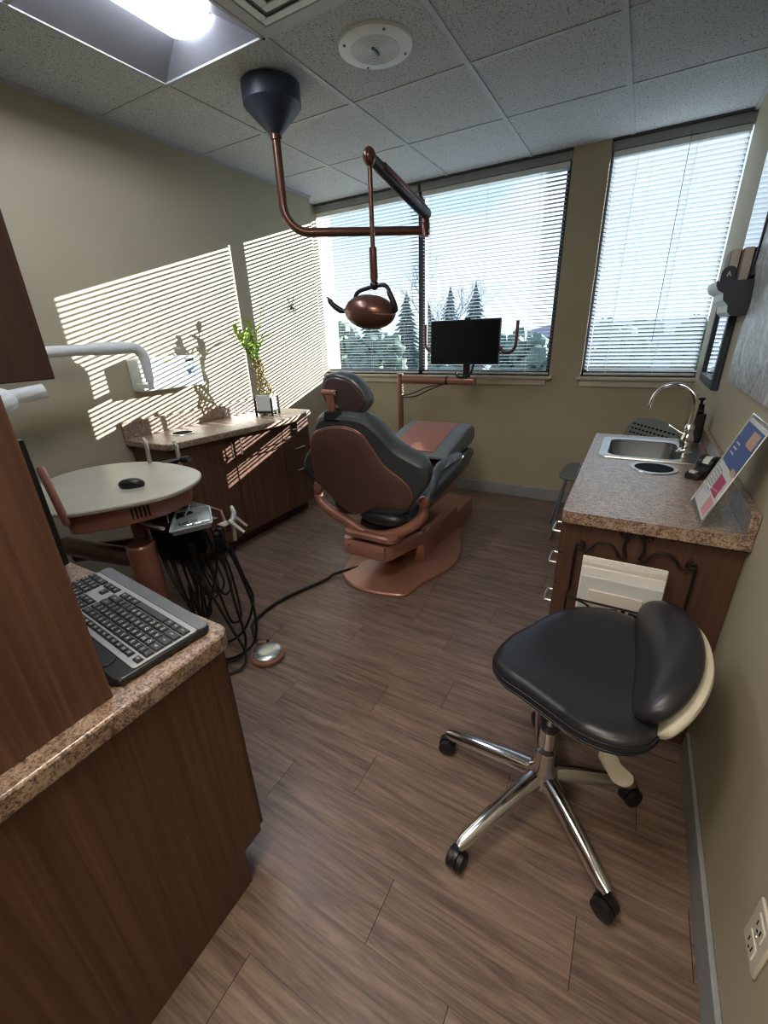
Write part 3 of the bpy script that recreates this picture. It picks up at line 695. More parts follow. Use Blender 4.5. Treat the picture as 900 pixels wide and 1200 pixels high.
# underside hanger
obj('neck', B().cyl((-1.92, 1.0, .50), (-1.92, 1.0, ZTT-.10), .035, seg=24), m_copper, t)
obj('support_arm', B().tube([(-2.15, .78, .52), (-1.95, .81, .52), (-1.70, .865, .52)], [.042, .042, .042], 20), m_copper_d, t)
obj('swing_arm', B().tube([(-2.12, .79, .48), (-1.92, 1.0, .48)], .04, 16), m_copper_d, t)
obj('post', B().lathe((-1.695, .865, 0), [(.13, .0), (.13, .02), (.055, .04), (.055, .44), (.0565, .445), (.055, .45), (.055, .585), (.050, .592), (.001, .592)], 36), m_copper, t)
obj('post_cap', B().lathe((-1.695, .865, .592), [(.046, .0), (.044, .002), (.001, .002)], 30), m_copper_d, t)
obj('push_handle', B().tube([(-1.737, .658, .755), (-1.739, .656, .765), (-1.776, .65, .965), (-1.778, .65, .975)], [.010, .0135, .0135, .010], 14), m_copper, t)
obj('handpiece_holder', B().box((-1.90, .96, .60), (-1.64, 1.19, .66)), m_black, t, bevel=.012)
obj('holder_trim', B().box((-1.78, .93, .638), (-1.62, .945, .648)), m_lwhite, t, bevel=.002)
# tray arm and instrument head
obj('tray_arm', B().tube([(-1.80, 1.0, .62), (-1.66, 1.02, .628), (-1.58, 1.04, .632)], .014, 12).box((-1.64, .96, .636), (-1.50, 1.12, .645)), m_black, t)
obj('tool_bracket', B().tube([(-1.66, 1.19, .64), (-1.57, 1.19, .635), (-1.50, 1.15, .60)], .010, 12).box((-1.50, 1.10, .585), (-1.445, 1.155, .62)), m_copper_d, t, bevel=.004)
for i in range(4):
    obj('tool_holder', B().lathe((-1.455+.006*i, 1.075, .60-.022*i), [(.001, -.012), (.02, -.01), (.024, 0), (.02, .01), (.001, .012)], 16, (.25, -1, .2)).cyl((-1.47, 1.10, .60-.022*i), (-1.44, 1.04, .60-.022*i), .011), m_black, t)
obj('syringe', B().tube([(-1.50, 1.20, .665), (-1.455, 1.17, .655), (-1.43, 1.14, .64), (-1.42, 1.12, .55)], [.009, .012, .014, .010], 12).tube([(-1.44, 1.155, .65), (-1.395, 1.18, .60)], [.009, .007], 10), m_nickel, t, label='chrome air and water syringe')
obj('suction_tip', B().tube([(-1.435, 1.12, .645), (-1.385, 1.15, .585)], [.010, .006], 10), m_lwhite, t)
for hx_, hy_, hz_ in ((-2.09, 1.235, .86), (-1.99, 1.33, .83)):
    obj('handpiece', B().tube([(hx_, hy_-.01, hz_-.10), (hx_, hy_-.005, hz_-.02), (hx_-.004, hy_, hz_+.045), (hx_-.02, hy_, hz_+.065)], [.010, .011, .009, .008], 12), m_nickel, t, label='silver handpiece standing behind the table top')
obj('handpiece_cradle', B().tube([(-2.04, 1.26, .79), (-1.99, 1.33, .80), (-1.93, 1.34, .81)], .016, 12), m_black, t)
def hose(pts, r=.0055, mat=m_rubber):
    return obj('hose', B().tube(smooth_open(pts, 8), r, 9), mat, t)
rg = random.Random(5)
for i in range(11):     # bundle hanging under the table
    x0 = -1.84+.017*i+rg.uniform(-.01, .01); y0 = 1.00+.012*i+rg.uniform(-.02, .02)
    zl = rg.uniform(.08, .26); sx = rg.uniform(.04, .12)
    hose([(x0, y0, .61), (x0+.01, y0, .52), (x0+.03+.3*sx, y0-.02, .40), (x0+.04+sx, y0-.03, zl+.05), (x0+sx+.06, y0-.01, zl), (x0+sx+.06, y0+.03, zl+.03), (x0+sx, y0+.06, .34), (x0-.02, y0+.09, .5), (x0-.04, y0+.08, .60)], rg.choice((.005, .0055, .0065)))
obj('hose_cover', B().prism(smooth_closed([(-1.79, .99), (-1.68, .99), (-1.62, 1.05), (-1.64, 1.14), (-1.74, 1.17), (-1.82, 1.10)], 3), .45, .60), m_black_m, t, bevel=.01)
for pts in (
  [(-1.46, 1.07, .53), (-1.45, 1.07, .42), (-1.41, 1.05, .26), (-1.36, 1.03, .10), (-1.36, .98, .03), (-1.44, .92, .02), (-1.52, .93, .03), (-1.60, .98, .10), (-1.66, 1.05, .30)],
  [(-1.44, 1.09, .53), (-1.40, 1.10, .40), (-1.34, 1.09, .22), (-1.33, 1.05, .08), (-1.40, .98, .015), (-1.50, .95, .01), (-1.60, 1.0, .06), (-1.68, 1.08, .28)],
  [(-1.48, 1.06, .53), (-1.49, 1.05, .42), (-1.52, 1.01, .28), (-1.55, .97, .14), (-1.60, .96, .08), (-1.66, 1.02, .12), (-1.70, 1.08, .34)],
  [(-1.57, 1.0, .56), (-1.55, 1.0, .44), (-1.48, 1.0, .30), (-1.40, 1.0, .16), (-1.34, 1.0, .05), (-1.32, .94, .012), (-1.40, .86, .01), (-1.52, .86, .02), (-1.64, .96, .2)],
  [(-1.56, 1.01, .56), (-1.56, 1.01, .40), (-1.57, .99, .22), (-1.62, .98, .14), (-1.68, 1.02, .30)],
  [(-1.43, 1.10, .53), (-1.385, 1.10, .40), (-1.36, 1.11, .26), (-1.41, 1.06, .10), (-1.50, 1.0, .05), (-1.58, 1.02, .12)]):
    hose(pts, .0062)
hose([(-1.86, 1.02, .70), (-1.83, 1.0, .62), (-1.79, .98, .5), (-1.76, 1.0, .35)], .0035)

t2 = thing('instrument_tray', 'small grey metal instrument tray beside the oval table top', 'tray', (-1.58, 1.04, .645))
q = [(-1.505, .885), (-1.425, 1.035), (-1.60, 1.165), (-1.70, 1.055)]
rr = smooth_closed(q, 6)
def blend(q, n):      # rounded quad
    out = []
    for i in range(4):
        a, b_, c_ = Vector(q[i-1]), Vector(q[i]), Vector(q[(i+1) % 4])
        p0 = b_+(a-b_).normalized()*.018; p1 = b_+(c_-b_).normalized()*.018
        for k_ in range(n+1):
            u = k_/n; out.append(tuple(p0*(1-u)**2+b_*2*u*(1-u)+p1*u*u))
    return out
rr = blend(q, 4)
b = B(); cxx = sum(p[0] for p in rr)/len(rr); cyy = sum(p[1] for p in rr)/len(rr)
def rg_(s_, z): return [(cxx+(p[0]-cxx)*s_, cyy+(p[1]-cyy)*s_, z) for p in rr]
b.rings([rg_(.88, .646), rg_(.90, .648), rg_(.95, .668), rg_(1.0, .669), rg_(1.0, .671), rg_(.94, .671), rg_(.89, .651), rg_(.3, .650)])
obj('tray', b, m_tray, t2)
# goggles and clips in the tray
g2 = thing('safety_glasses', 'clear plastic safety glasses lying in the small instrument tray', 'glasses', (-1.62, 1.04, .652))
for s_ in (0, 1):
    c_ = Vector((-1.655+.05*s_, 1.065-.03*s_, .675)); b = B()
    b.puff([(math.cos(a*math.pi/10)*.026, math.sin(a*math.pi/10)*.02) for a in range(20)], c_, (1, -.6, 0), (.2, .3, .9), [(1, -.001), (1.02, .001), (.9, .003)])
    obj('lens', b, m_lens, g2)
obj('frame', B().tube(smooth_open([(-1.70, 1.03, .70), (-1.665, .995, .685), (-1.62, .965, .66)], 5), .0022, 8).tube(smooth_open([(-1.68, 1.08, .69), (-1.655, 1.10, .70), (-1.60, 1.06, .70), (-1.58, 1.02, .68)], 5), .002, 8), m_frost, g2)
for i, (ax, ay) in enumerate(((-1.555, .975), (-1.535, 1.005), (-1.52, 1.04))):
    o = B().tube(smooth_open([(ax-.04, ay-.01, .654), (ax-.02, ay+.008, .657), (ax, ay-.004, .656), (ax+.02, ay+.012, .656), (ax+.03, ay+.03, .656)], 4), .003, 8)
    tag(obj('napkin_clip', o, m_chrome if i < 2 else m_nickel), ('first', 'middle', 'last')[i] and ['shiny metal clip at the near end of the instrument tray', 'shiny metal clip in the middle of the clips in the instrument tray', 'dull metal clip nearest the syringe in the instrument tray'][i], 'clip', 'clips in the instrument tray')

t3 = thing('computer_mouse', 'black computer mouse on the putty oval table top', 'mouse', (-1.80, .955, ZTT+.001), R(35))
mo = B().rings([[(math.cos(a*math.pi/10)*sx, math.sin(a*math.pi/10)*sy, z) for a in range(20)] for sx, sy, z in ((.050, .029, 0), (.054, .032, .010), (.050, .030, .022), (.036, .022, .032), (.015, .010, .036))])
obj('shell', mo, m_black, t3, local=True)
obj('wheel', B().cyl((.032, -.004, .026), (.032, .004, .026), .008, seg=14), m_grey, t3, local=True)
obj('side_grip', B().box((-.053, -.012, .008), (-.044, .012, .020)), m_frost, t3, local=True, bevel=.003)

# ------------------------------------------------------------ dental chair
t = thing('dental_chair', 'dark grey and copper dental chair facing the windows', 'dental chair', (-1.14, 2.3, 0))
plate = smooth_closed([(-1.44, 2.03), (-1.395, 1.86), (-1.36, 1.80), (-1.25, 1.735), (-1.121, 1.722), (-.97, 1.755), (-.915, 1.80), (-.885, 1.95), (-.816, 2.13), (-.80, 2.28), (-.825, 2.42), (-.90, 2.60), (-.96, 2.75), (-1.30, 2.75), (-1.40, 2.6), (-1.45, 2.42), (-1.46, 2.2)], 4)
cx_, cy_ = -1.13, 2.25
b = B(); g2_ = lambda s_, z: [(cx_+(x-cx_)*s_, cy_+(y-cy_)*s_, z) for x, y in plate]
b.rings([g2_(.985, 0), g2_(1.0, .004), g2_(1.0, .014), g2_(.985, .021), g2_(.90, .023), g2_(.55, .05), g2_(.3, .055)])
obj('base_plate', b, m_copper, t)
obj('pump_box', B().prism(rrect(-1.35, 2.68, -.965, 3.07, .03), .001, .155), m_copper, t, bevel=.012, segs=3)
obj('lift_housing', B().prism([(-1.27, 2.14), (-1.0, 2.14), (-.975, 2.24), (-.965, 2.72), (-1.29, 2.72)], .03, .205), m_copper, t, bevel=.014, segs=3)
obj('column', B().rings([[(-1.04, 2.10, .03), (-.96, 2.14, .03), (-.96, 2.24, .03), (-1.04, 2.24, .03)], [(-1.0, 2.08, .12), (-.945, 2.10, .12), (-.94, 2.22, .12), (-1.0, 2.22, .12)], [(-.985, 2.06, .30), (-.94, 2.06, .30), (-.935, 2.16, .30), (-.985, 2.16, .30)]]), m_copper, t, bevel=.008)
b = B().rings([[(-1.305, 1.775, z0_), (-1.04, 1.775, z0_), (-1.02, 1.80, z0_), (-.935, 2.10, z0_+.0), (-.94, 2.35, z0_), (-1.30, 2.35, z0_), (-1.33, 1.80, z0_)] for z0_ in (.195, .205, .285, .292)])
obj('lift_arm', b, m_copper, t, bevel=.010, segs=3)
obj('screw', B().cyl((-1.10, 1.80, .29), (-1.10, 1.80, .295), .006), m_chrome, t); obj('screw', B().cyl((-1.07, 1.774, .25), (-1.07, 1.765, .25), .006), m_chrome, t); obj('screw', B().cyl((-1.27, 1.774, .26), (-1.27, 1.765, .26), .006), m_chrome, t)
obj('seat_mount', B().lathe((-1.16, 1.93, .29), [(.14, 0), (.15, .02), (.11, .06), (.10, .10)], 36).box((-1.28, 1.98, .33), (-1.0, 2.5, .40)), m_black_m, t, bevel=.01)
br = smooth_open([(-1.52, 1.865, .545), (-1.535, 1.865, .49), (-1.50, 1.86, .44), (-1.42, 1.85, .40), (-1.33, 1.84, .375), (-1.20, 1.82, .335), (-1.08, 1.82, .335), (-.97, 1.84, .375), (-.90, 1.87, .42), (-.865, 1.89, .47), (-.86, 1.90, .53)], 6)
obj('arm_yoke', B().tube(br, [.026]*6+[.03]*50+[.026]*5, 14, flat=1.0, up=(0, 0, 1)), m_copper, t)
obj('yoke_pad', B().puff(rrect(-.14, -.10, .20, .14, .05), (-1.17, 1.86, .315), (1, 0, 0), (0, 1, .0), [(.9, 0), (1, .008), (1, .03), (.9, .04)]), m_copper, t)
for x_, y_ in ((-1.52, 1.865), (-.86, 1.90)):
    obj('pivot_knob', B().lathe((x_, y_, .545), [(.001, -.03), (.028, -.028), (.032, -.01), (.032, .02), (.026, .032), (.001, .034)], 24, (0.2, -1, .25)), m_copper, t)
# backrest: silhouette in its own tilted plane
th = R(24); U = Vector((1, 0, 0)); V = Vector((0, -math.sin(th), math.cos(th))); O = Vector((0, 1.85, .45))
N = U.cross(V)     # points towards the viewer side? (-y)
cush = [(-1.281, .612), (-1.212, .637), (-1.115, .645), (-1.025, .634), (-.977, .601), (-.934, .547), (-.898, .487), (-.855, .452), (-.798, .418), (-.757, .391), (-.745, .341), (-.769, .267), (-.83, .18), (-.927, .057), (-1.083, -.02), (-1.286, -.02), (-1.383, .03), (-1.40, .10), (-1.433, .158), (-1.496, .201), (-1.512, .271), (-1.48, .346), (-1.39, .441), (-1.335, .526)]
cush = smooth_closed(cush, 4)
obj('backrest', B().puff(cush, O, U, V, [(.80, -.085), (.93, -.075), (.985, -.05), (1.0, -.02), (.985, .008), (.94, .02), (.8, .022)]), m_leather, t)
shell = smooth_closed([(-1.275, .560), (-1.201, .583), (-1.118, .590), (-1.061, .574), (-1.031, .545), (-1.009, .491), (-.99, .435), (-.968, .385), (-.935, .347), (-.895, .312), (-.862, .26), (-.862, .19), (-.915, .12), (-1.095, .085), (-1.209, .01), (-1.288, -.01), (-1.345, .077), (-1.415, .171), (-1.424, .274), (-1.37, .455), (-1.32, .53)], 4)
obj('back_shell', B().puff(shell, O, U, V, [(1.0, .008), (1.0, .022), (.985, .030), (.9, .036), (.6, .042), (.3, .044)]), m_shell, t)
def rim(outl, h, s_, r):
    ca = sum(p[0] for p in outl)/len(outl); cb_ = sum(p[1] for p in outl)/len(outl)
    return B().tube([O+U*(ca+(a-ca)*s_)+V*(cb_+(b_-cb_)*s_)+N*h for a, b_ in outl], r, 8, loop=True)
obj('shell_rim', rim(shell, .022, 1.0, .005), m_copper, t)
obj('lumbar_bolster', B().ball((-1.09, 1.86, .435), (.145, .07, .05), 26), m_leather_b, t)
obj('side_bolster', B().ball((-1.35, 1.885, .47), (.075, .06, .07), 20, Matrix.Rotation(R(35), 3, 'Y')), m_leather_b, t)
# headrest
th2 = R(12); V2 = Vector((0, -math.sin(th2), math.cos(th2))); O2 = Vector((0, 1.635, 1.0))
hd = smooth_closed([(-1.239, .163), (-1.213, .202), (-1.171, .217), (-1.118, .213), (-1.069, .196), (-1.03, .162), (-1.005, .119), (-.998, .085), (-1.025, .048), (-1.078, .032), (-1.14, .033), (-1.195, .042), (-1.232, .071), (-1.246, .118)], 4)
hr = obj('headrest', B().puff(hd, O2, U, V2, [(.7, -.075), (.9, -.066), (.98, -.045), (1.0, -.02), (.985, -.002), (.92, .004)]), m_leather, t)
O, V = O2, V2
obj('headrest_shell', B().puff(hd, O2, U, V2, [(.86, .0), (.86, .006), (.82, .012), (.5, .016)]), plain('dark_shell', (74, 60, 62), .36, .1, coat=.2), hr)
O = O2+Vector((0, -.022, 0))
b = B().tube([O+U*-1.19+V*-.03+Vector((0, .02, 0)), O+U*-1.192+V*.03, O+U*-1.186+V*.125], [.021, .019, .022], 14, flat=.6, up=(0, 1, 0))
obj('headrest_post', b, m_copper, t)
obj('headrest_pivot', B().cyl(O+U*-1.222+V*.135, O+U*-1.15+V*.135, .013, seg=18), m_copper, t)
obj('release_knob', B().cyl(O+U*-1.152+V*.135, O+U*-1.142+V*.135, .014, seg=18).cyl(O+U*-1.155+V*.07, O+U*-1.147+V*.075, .012, seg=14), m_chrome, t)
obj('post_socket', B().obox((-1.18, 1.605, 1.02), (.10, .05, .05), Matrix.Rotation(R(-15), 3, 'X')), m_black_m, t, bevel=.012)
# seat, leg rest
def slab_(x0, x1, prof, r=.02):
    """prof: list of (y, zbottom, ztop); lofted pad across x"""
    rs = []
    for y_, zb, zt in prof:
        w = (x1-x0)/2; c_ = (x0+x1)/2; h = zt-zb; ring = []
        for a, b_ in rrect(-w, -h/2, w, h/2, min(r, h*.45), 3): ring.append((c_+a, y_, (zb+zt)/2+b_))
        rs.append(ring)
    return B().rings(rs)
obj('seat', slab_(-1.38, -.925, [(1.88, .42, .46), (1.92, .41, .50), (2.3, .42, .52), (2.6, .45, .56), (2.86, .50, .60), (2.90, .52, .59)], .03), m_leather, t)
obj('seat_panel', slab_(-1.32, -.98, [(2.0, .50, .514), (2.3, .51, .526), (2.6, .55, .566), (2.84, .59, .606)], .006), m_shell, t, label='copper brown seat centre panel')
obj('seat_pan', slab_(-1.33, -.95, [(1.95, .38, .42), (2.5, .38, .44), (2.9, .45, .50)], .01), m_copper, t)
lr = obj('foot_cushion', slab_(-1.43, -.945, [(2.42, .625, .64), (2.44, .61, .665), (2.6, .60, .70), (2.8, .60, .745), (2.92, .62, .755), (2.96, .64, .73)], .02), m_grey_v, t)
obj('cushion_panel', slab_(-1.36, -1.04, [(2.432, .66, .6665), (2.44, .66, .6685), (2.6, .69, .7035), (2.8, .73, .7485), (2.90, .74, .7575), (2.93, .74, .7545)], .003), m_rust, lr, label='copper coloured cushion centre')
obj('armrest', B().tube(smooth_open([(-.86, 1.93, .50), (-.865, 2.0, .56), (-.87, 2.10, .655), (-.86, 2.25, .675), (-.86, 2.40, .665)], 6), [.022]*7+[.028]*7+[.034]*11, 12, flat=.7), m_leather, t)
obj('armrest', B().tube(smooth_open([(-1.50, 1.93, .50), (-1.49, 2.0, .54), (-1.47, 2.10, .60), (-1.46, 2.25, .62), (-1.46, 2.40, .61)], 6), [.022]*7+[.028]*7+[.034]*11, 12, flat=.7), m_leather, t)
o = obj('power_cable', B().tube(smooth_open([(-1.18, 2.02, .036), (-1.257, 1.99, .028), (-1.40, 1.80, .022), (-1.43, 1.709, .012), (-1.525, 1.436, .011), (-1.52, 1.228, .011), (-1.45, 1.15, .012), (-1.37, 1.105, .016)], 8), .009, 10), m_rubber)
tag(o, 'thick black cable on the floor from the dental chair to the foot pedal', 'cable')

# foot pedal
t = thing('foot_pedal', 'round copper foot pedal with shiny silver disc on the floor', 'foot pedal', (-1.285, 1.075, 0))
obj('base', B().lathe((-1.28, 1.07, 0), [(.072, 0), (.078, .004), (.078, .018), (.072, .024), (.02, .026)], 44), m_copper, t)
obj('disc', B().lathe((-1.28, 1.07, .024), [(.066, 0), (.066, .006), (.060, .010), (.03, .013), (.001, .014)], 44), m_foil, t)
obj('clip', B().obox((-1.335, 1.115, .027), (.075, .022, .008), Matrix.Rotation(R(35), 3, 'Z')), m_copper, t, bevel=.003)
obj('button', B().ball((-1.325, 1.125, .033), .008, 12), m_black, t)

# ------------------------------------------------------------ patient monitor on its arm
YM = 3.18
t = thing('monitor_arm', 'copper coloured post and horizontal arm under the window', 'monitor arm', (-1.66, YM, 0))
obj('post', B().cyl((-1.655, YM, 0), (-1.655, YM, 1.05), .024, seg=24).lathe((-1.655, YM, 0), [(.10, 0), (.10, .015), (.03, .02)], 30), m_copper, t)
obj('post_cap', B().cyl((-1.655, YM, 1.045), (-1.655, YM, 1.068), .027, seg=24), m_copper, t)
obj('arm', B().tube([(-1.63, YM, 1.022), (-1.03, YM, 1.022)], .032, 24), m_copper, t)
obj('cable_tie', B().cyl((-1.255, YM, 1.022), (-1.24, YM, 1.022), .0345, seg=24), m_black, t)
obj('bracket', B().box((-1.12, YM-.018, 1.05), (-1.07, YM+.01, 1.30)), m_black, t, bevel=.004)
obj('coiled_cable', B().tube(smooth_open([(-1.17, YM-.03, 1.085), (-1.16, YM-.03, 1.06), (-1.12, YM-.035, 1.05), (-1.07, YM-.03, 1.065), (-1.05, YM-.025, 1.10), (-1.04, YM-.02, 1.14)], 6), .008, 8), m_black, t)
obj('hanging_cable', B().tube(smooth_open([(-1.63, YM-.03, .885), (-1.5, YM-.035, .90), (-1.40, YM-.035, .945), (-1.30, YM-.03, .985), (-1.25, YM-.02, 1.0)], 6), .005, 8), m_rubber, t)
obj('hanging_cable', B().tube(smooth_open([(-1.63, YM-.03, .895), (-1.52, YM-.035, .925), (-1.42, YM-.035, .965), (-1.32, YM-.03, .99), (-1.25, YM-.02, 1.0)], 6), .004, 8), m_rubber, t)
for i in range(5): obj('cable_clip', B().ball((-1.635, YM-.02, .90+i*.022), .008, 10), m_lwhite, t) if False else None
obj('post_coil', B().tube([(-1.629+.006*math.cos(a*.8), YM-.01+.006*math.sin(a*.8), .88+a*.0022) for a in range(46)], .003, 6), m_lwhite, t)
for s_, x0 in ((-1, -1.345), (1, -.865)):
    zh = 1.26
    pts = [(x0, YM-.01, zh+.0), (x0+s_*.03, YM-.01, zh-.035), (x0+s_*.065, YM-.01, zh-.045), (x0+s_*.10, YM-.01, zh-.025), (x0+s_*.115, YM-.01, zh+.02), (x0+s_*.118, YM-.01, zh+.16)]
    if s_ < 0: pts = [(x0, YM-.01, zh-.02), (x0-.03, YM-.01, zh-.028), (x0-.065, YM-.01, zh-.01), (x0-.082, YM-.01, zh+.03), (x0-.082, YM-.01, zh+.16)]
    obj('grab_handle', B().tube(smooth_open(pts, 6), .011, 12), m_copper_d, t)
obj('handle_crossbar', B().tube([(-1.36, YM, 1.25), (-.84, YM, 1.25)], .010, 12), m_copper_d, t)
t = thing('patient_monitor', 'flat black screen on the copper arm before the window', 'monitor', (-1.11, YM-.03, 1.14))
obj('casing', B().box((-1.365, YM-.055, 1.14), (-.852, YM-.02, 1.44)), m_black, t, bevel=.005)
obj('display', B().box((-1.358, YM-.0565, 1.152), (-.859, YM-.055, 1.432)), m_screen, t)
obj('webcam', B().box((-1.11, YM-.05, 1.44), (-1.07, YM-.03, 1.452)), m_black, t, bevel=.003)

# ------------------------------------------------------------ right counter
ZR = .82; Y0R, Y1R = 1.375, 2.60
t = thing('base_cabinet', 'walnut sink cabinet against the right wall with magazine rack on its end', 'cabinet', (.12, 2.0, 0))
XFR = -.115
obj('body', B().box((XFR, 1.405, .10), (XR-.002, 2.58, ZR-.16)).box((XFR, 1.405, ZR-.16), (XR-.002, 1.80, ZR-.041)).box((XFR, 1.80, ZR-.16), (XFR+.02, 2.58, ZR-.041)).box((XR-.02, 1.80, ZR-.16), (XR-.002, 2.58, ZR-.041)).box((XFR+.02, 2.56, ZR-.16), (XR-.02, 2.58, ZR-.041)), m_cab2, t)
obj('toe_kick', B().box((XFR+.07, 1.406, 0), (XR-.002, 2.58, .10)), m_cab2, t)
for z0, z1 in ((.655, ZR-.05), (.53, .65), (.33, .525), (.105, .325)):
    d = obj('drawer', B().box((XFR-.02, 1.408, z0), (XFR, 1.80, z1)), m_cab2, t, bevel=.0015)
    pull(d, (XFR-.02, 1.45, (z0+z1)/2-.0), (XFR-.02, 1.53, (z0+z1)/2), (-.028, 0, 0))
for y0, y1, hy_ in ((1.805, 2.19, 2.14), (2.195, 2.575, 2.24)):
    d = obj('door', B().box((XFR-.02, y0, .105), (XFR, y1, ZR-.05)), m_cab2, t, bevel=.0015)
    pull(d, (XFR-.02, hy_, .65), (XFR-.02, hy_, .74), (-.028, 0, 0))
t = thing('countertop', 'speckled laminate countertop with steel sink along the right wall', 'countertop', (.12, 2.0, ZR))
# worktop with an opening for the basin
X0R = -.135; SX0, SX1, SY0, SY1 = -.058, .232, 2.13, 2.475
outer = [(X0R+.02-.02*math.cos(R(a)), Y0R+.02-.02*math.sin(R(a))) for a in range(0, 91, 30)]
b = B().prism([(X0R, Y0R+.02), (X0R+.006, Y0R+.006), (X0R+.02, Y0R), (XR-.002, Y0R), (XR-.002, SY0), (X0R, SY0)], ZR-.04, ZR)
b.box((X0R, SY1, ZR-.04), (XR-.002, Y1R, ZR)).box((X0R, SY0, ZR-.04), (SX0, SY1, ZR)).box((SX1, SY0, ZR-.04), (XR-.002, SY1, ZR))
obj('worktop', b, m_gran, t)
obj('backsplash', B().box((XR-.022, Y0R, ZR), (XR-.002, Y1R, ZR+.066)), m_gran, t, bevel=.002)
g_ = obj('waste_ring', B().lathe((.127, 1.985, ZR), [(.070, 0), (.070, .004), (.084, .004), (.087, 0)], 40), m_steel, t)
obj('waste_opening', B().lathe((.127, 1.985, ZR), [(.001, .0012), (.070, .0012), (.070, .0002)], 36), m_black_m, g_)
t = thing('sink', 'rectangular stainless steel sink set in the right counter', 'sink', (.09, 2.3, ZR))
ro = rrect(-.092, 2.095, .318, 2.505, .035, 5); ri = rrect(SX0+.004, SY0+.004, SX1-.004, SY1-.004, .05, 5)
rd = rrect(SX0+.02, SY0+.02, SX1-.02, SY1-.02, .05, 5)
b = B().rings([[(x, y, ZR+.0005) for x, y in ro], [(x, y, ZR+.006) for x, y in [(p[0]*.99+.0011, p[1]*.99+.023) for p in ro]], [(x, y, ZR+.004) for x, y in ri], [(x, y, ZR-.01) for x, y in ri], [(x, y, ZR-.12) for x, y in rd]], closed_caps=False)
n_ = len(ro); b.add([(x, y, ZR-.12) for x, y in rd], [tuple(range(n_))], False)
obj('basin', b, m_steel, t)
obj('drain', B().lathe((.09, 2.3, ZR-.119), [(.001, .001), (.02, .001), (.04, .003), (.044, 0)], 28), m_chrome, t)
t = thing('faucet', 'chrome gooseneck faucet behind the steel sink', 'faucet', (.262, 2.30, ZR))
fx, fy = .243, 2.26
obj('body', B().lathe((fx, fy, ZR+.006), [(.032, 0), (.032, .010), (.024, .018), (.020, .035), (.026, .05), (.028, .065), (.02, .085), (.016, .10), (.020, .115), (.014, .13)], 30), m_chrome, t)
pp = [(fx, fy, ZR+.12), (fx+.005, fy+.01, ZR+.21)]
for k_ in range(1, 13):
    a = math.pi*1.02*k_/12; r_ = .088; pp.append((fx+.005-r_*(1-math.cos(a))*.93, fy+.01+r_*(1-math.cos(a))*.30, ZR+.21+r_*math.sin(a)))
obj('spout', B().tube(pp, .0105, 16), m_chrome, t)
obj('aerator', B().cyl(pp[-1], (pp[-1][0], pp[-1][1], pp[-1][2]-.014), .0125, .011, 18), m_chrome, t)
obj('lever', B().tube([(fx, fy, ZR+.085), (fx-.03, fy-.0, ZR+.10), (fx-.075, fy+.02, ZR+.125)], [.010, .007, .006], 12), m_chrome, t)
t = thing('soap_dispenser', 'dark square soap pump bottle beside the faucet', 'soap dispenser', (.298, 2.55, ZR))
obj('bottle', B().prism(rrect(.268, 2.52, .328, 2.58, .010), ZR+.001, ZR+.140).prism(rrect(.280, 2.533, .316, 2.567, .010), ZR+.140, ZR+.160), m_black, t, bevel=.005)
obj('pump', B().lathe((.298, 2.55, ZR+.160), [(.016, 0), (.016, .02), (.006, .022), (.006, .04), (.012, .042), (.012, .052), (.001, .053)], 20).tube([(.298, 2.55, ZR+.207), (.262, 2.555, ZR+.201)], [.006, .004], 10), m_black_m, t)
t = thing('tape_dispenser', 'black desk tape dispenser near the round waste hole', 'tape dispenser', (.282, 1.93, ZR+.001), R(52))
side = [(-.062, 0), (.05, 0), (.062, .01), (.062, .035), (.05, .055), (.025, .062), (.0, .05), (-.02, .025), (-.045, .03), (-.062, .022)]
def ext(poly, y0, y1, o_=None):
    b_ = B(); b_.rings([[(p[0], y0, p[1]) for p in poly], [(p[0], y1, p[1]) for p in poly]]); return b_
obj('body', ext(side, -.026, .026), m_black, t, bevel=.004, local=True)
obj('tape_roll', B().cyl((.028, -.012, .05), (.028, .012, .05), .026, seg=28), m_frost, t, local=True)
obj('wheel_guard', B().cyl((.028, .013, .045), (.028, .027, .045), .034, seg=28).cyl((.028, -.027, .045), (.028, -.015, .045), .034, seg=28), m_black, t, local=True)
obj('cutter', B().box((-.064, -.012, .024), (-.048, .012, .034)), m_frost, t, local=True, bevel=.002)

# slanted acrylic sign holder with flyer
t = thing('sign_holder', 'clear acrylic sign holder leaning near the end of the right counter', 'sign holder', (.27, 1.52, ZR))
BX, TX, ZB_, ZT_ = .232, .325, ZR+.003, ZR+.29
ang = math.atan2(TX-BX, ZT_-ZB_)
def slant(y, s_, off=0):   # s_ along the slope 0..1
    return (BX+(TX-BX)*s_-off*math.cos(ang), y, ZB_+(ZT_-ZB_)*s_+off*math.sin(ang))
def panel(y0, y1, s0, s1, o0, o1):
    b_ = B(); v = [slant(y_, s_, o_) for o_ in (o0, o1) for y_, s_ in ((y0, s0), (y1, s0), (y1, s1), (y0, s1))]
    return b_.add(v, [(0, 3, 2, 1), (4, 5, 6, 7), (0, 1, 5, 4), (1, 2, 6, 5), (2, 3, 7, 6), (3, 0, 4, 7)], False)
YA, YZ = 1.40, 1.63
obj('front_sheet', panel(YA, YZ, 0, 1, .004, .006), m_clear, t)
obj('back_sheet', panel(YA, YZ, 0, 1, 0, .002), m_clear, t)
obj('foot', B().box((BX, YA, ZR+.0005), (BX+.10, YZ, ZR+.003)), m_clear, t)
obj('rear_strut', B().box((BX+.098, YA, ZR+.0005), (BX+.100, YZ, ZR+.07)), m_clear, t)
ed = B()
for y_ in (YA, YZ): ed.tube([slant(y_, 0, .003), slant(y_, 1, .003)], .0022, 6)
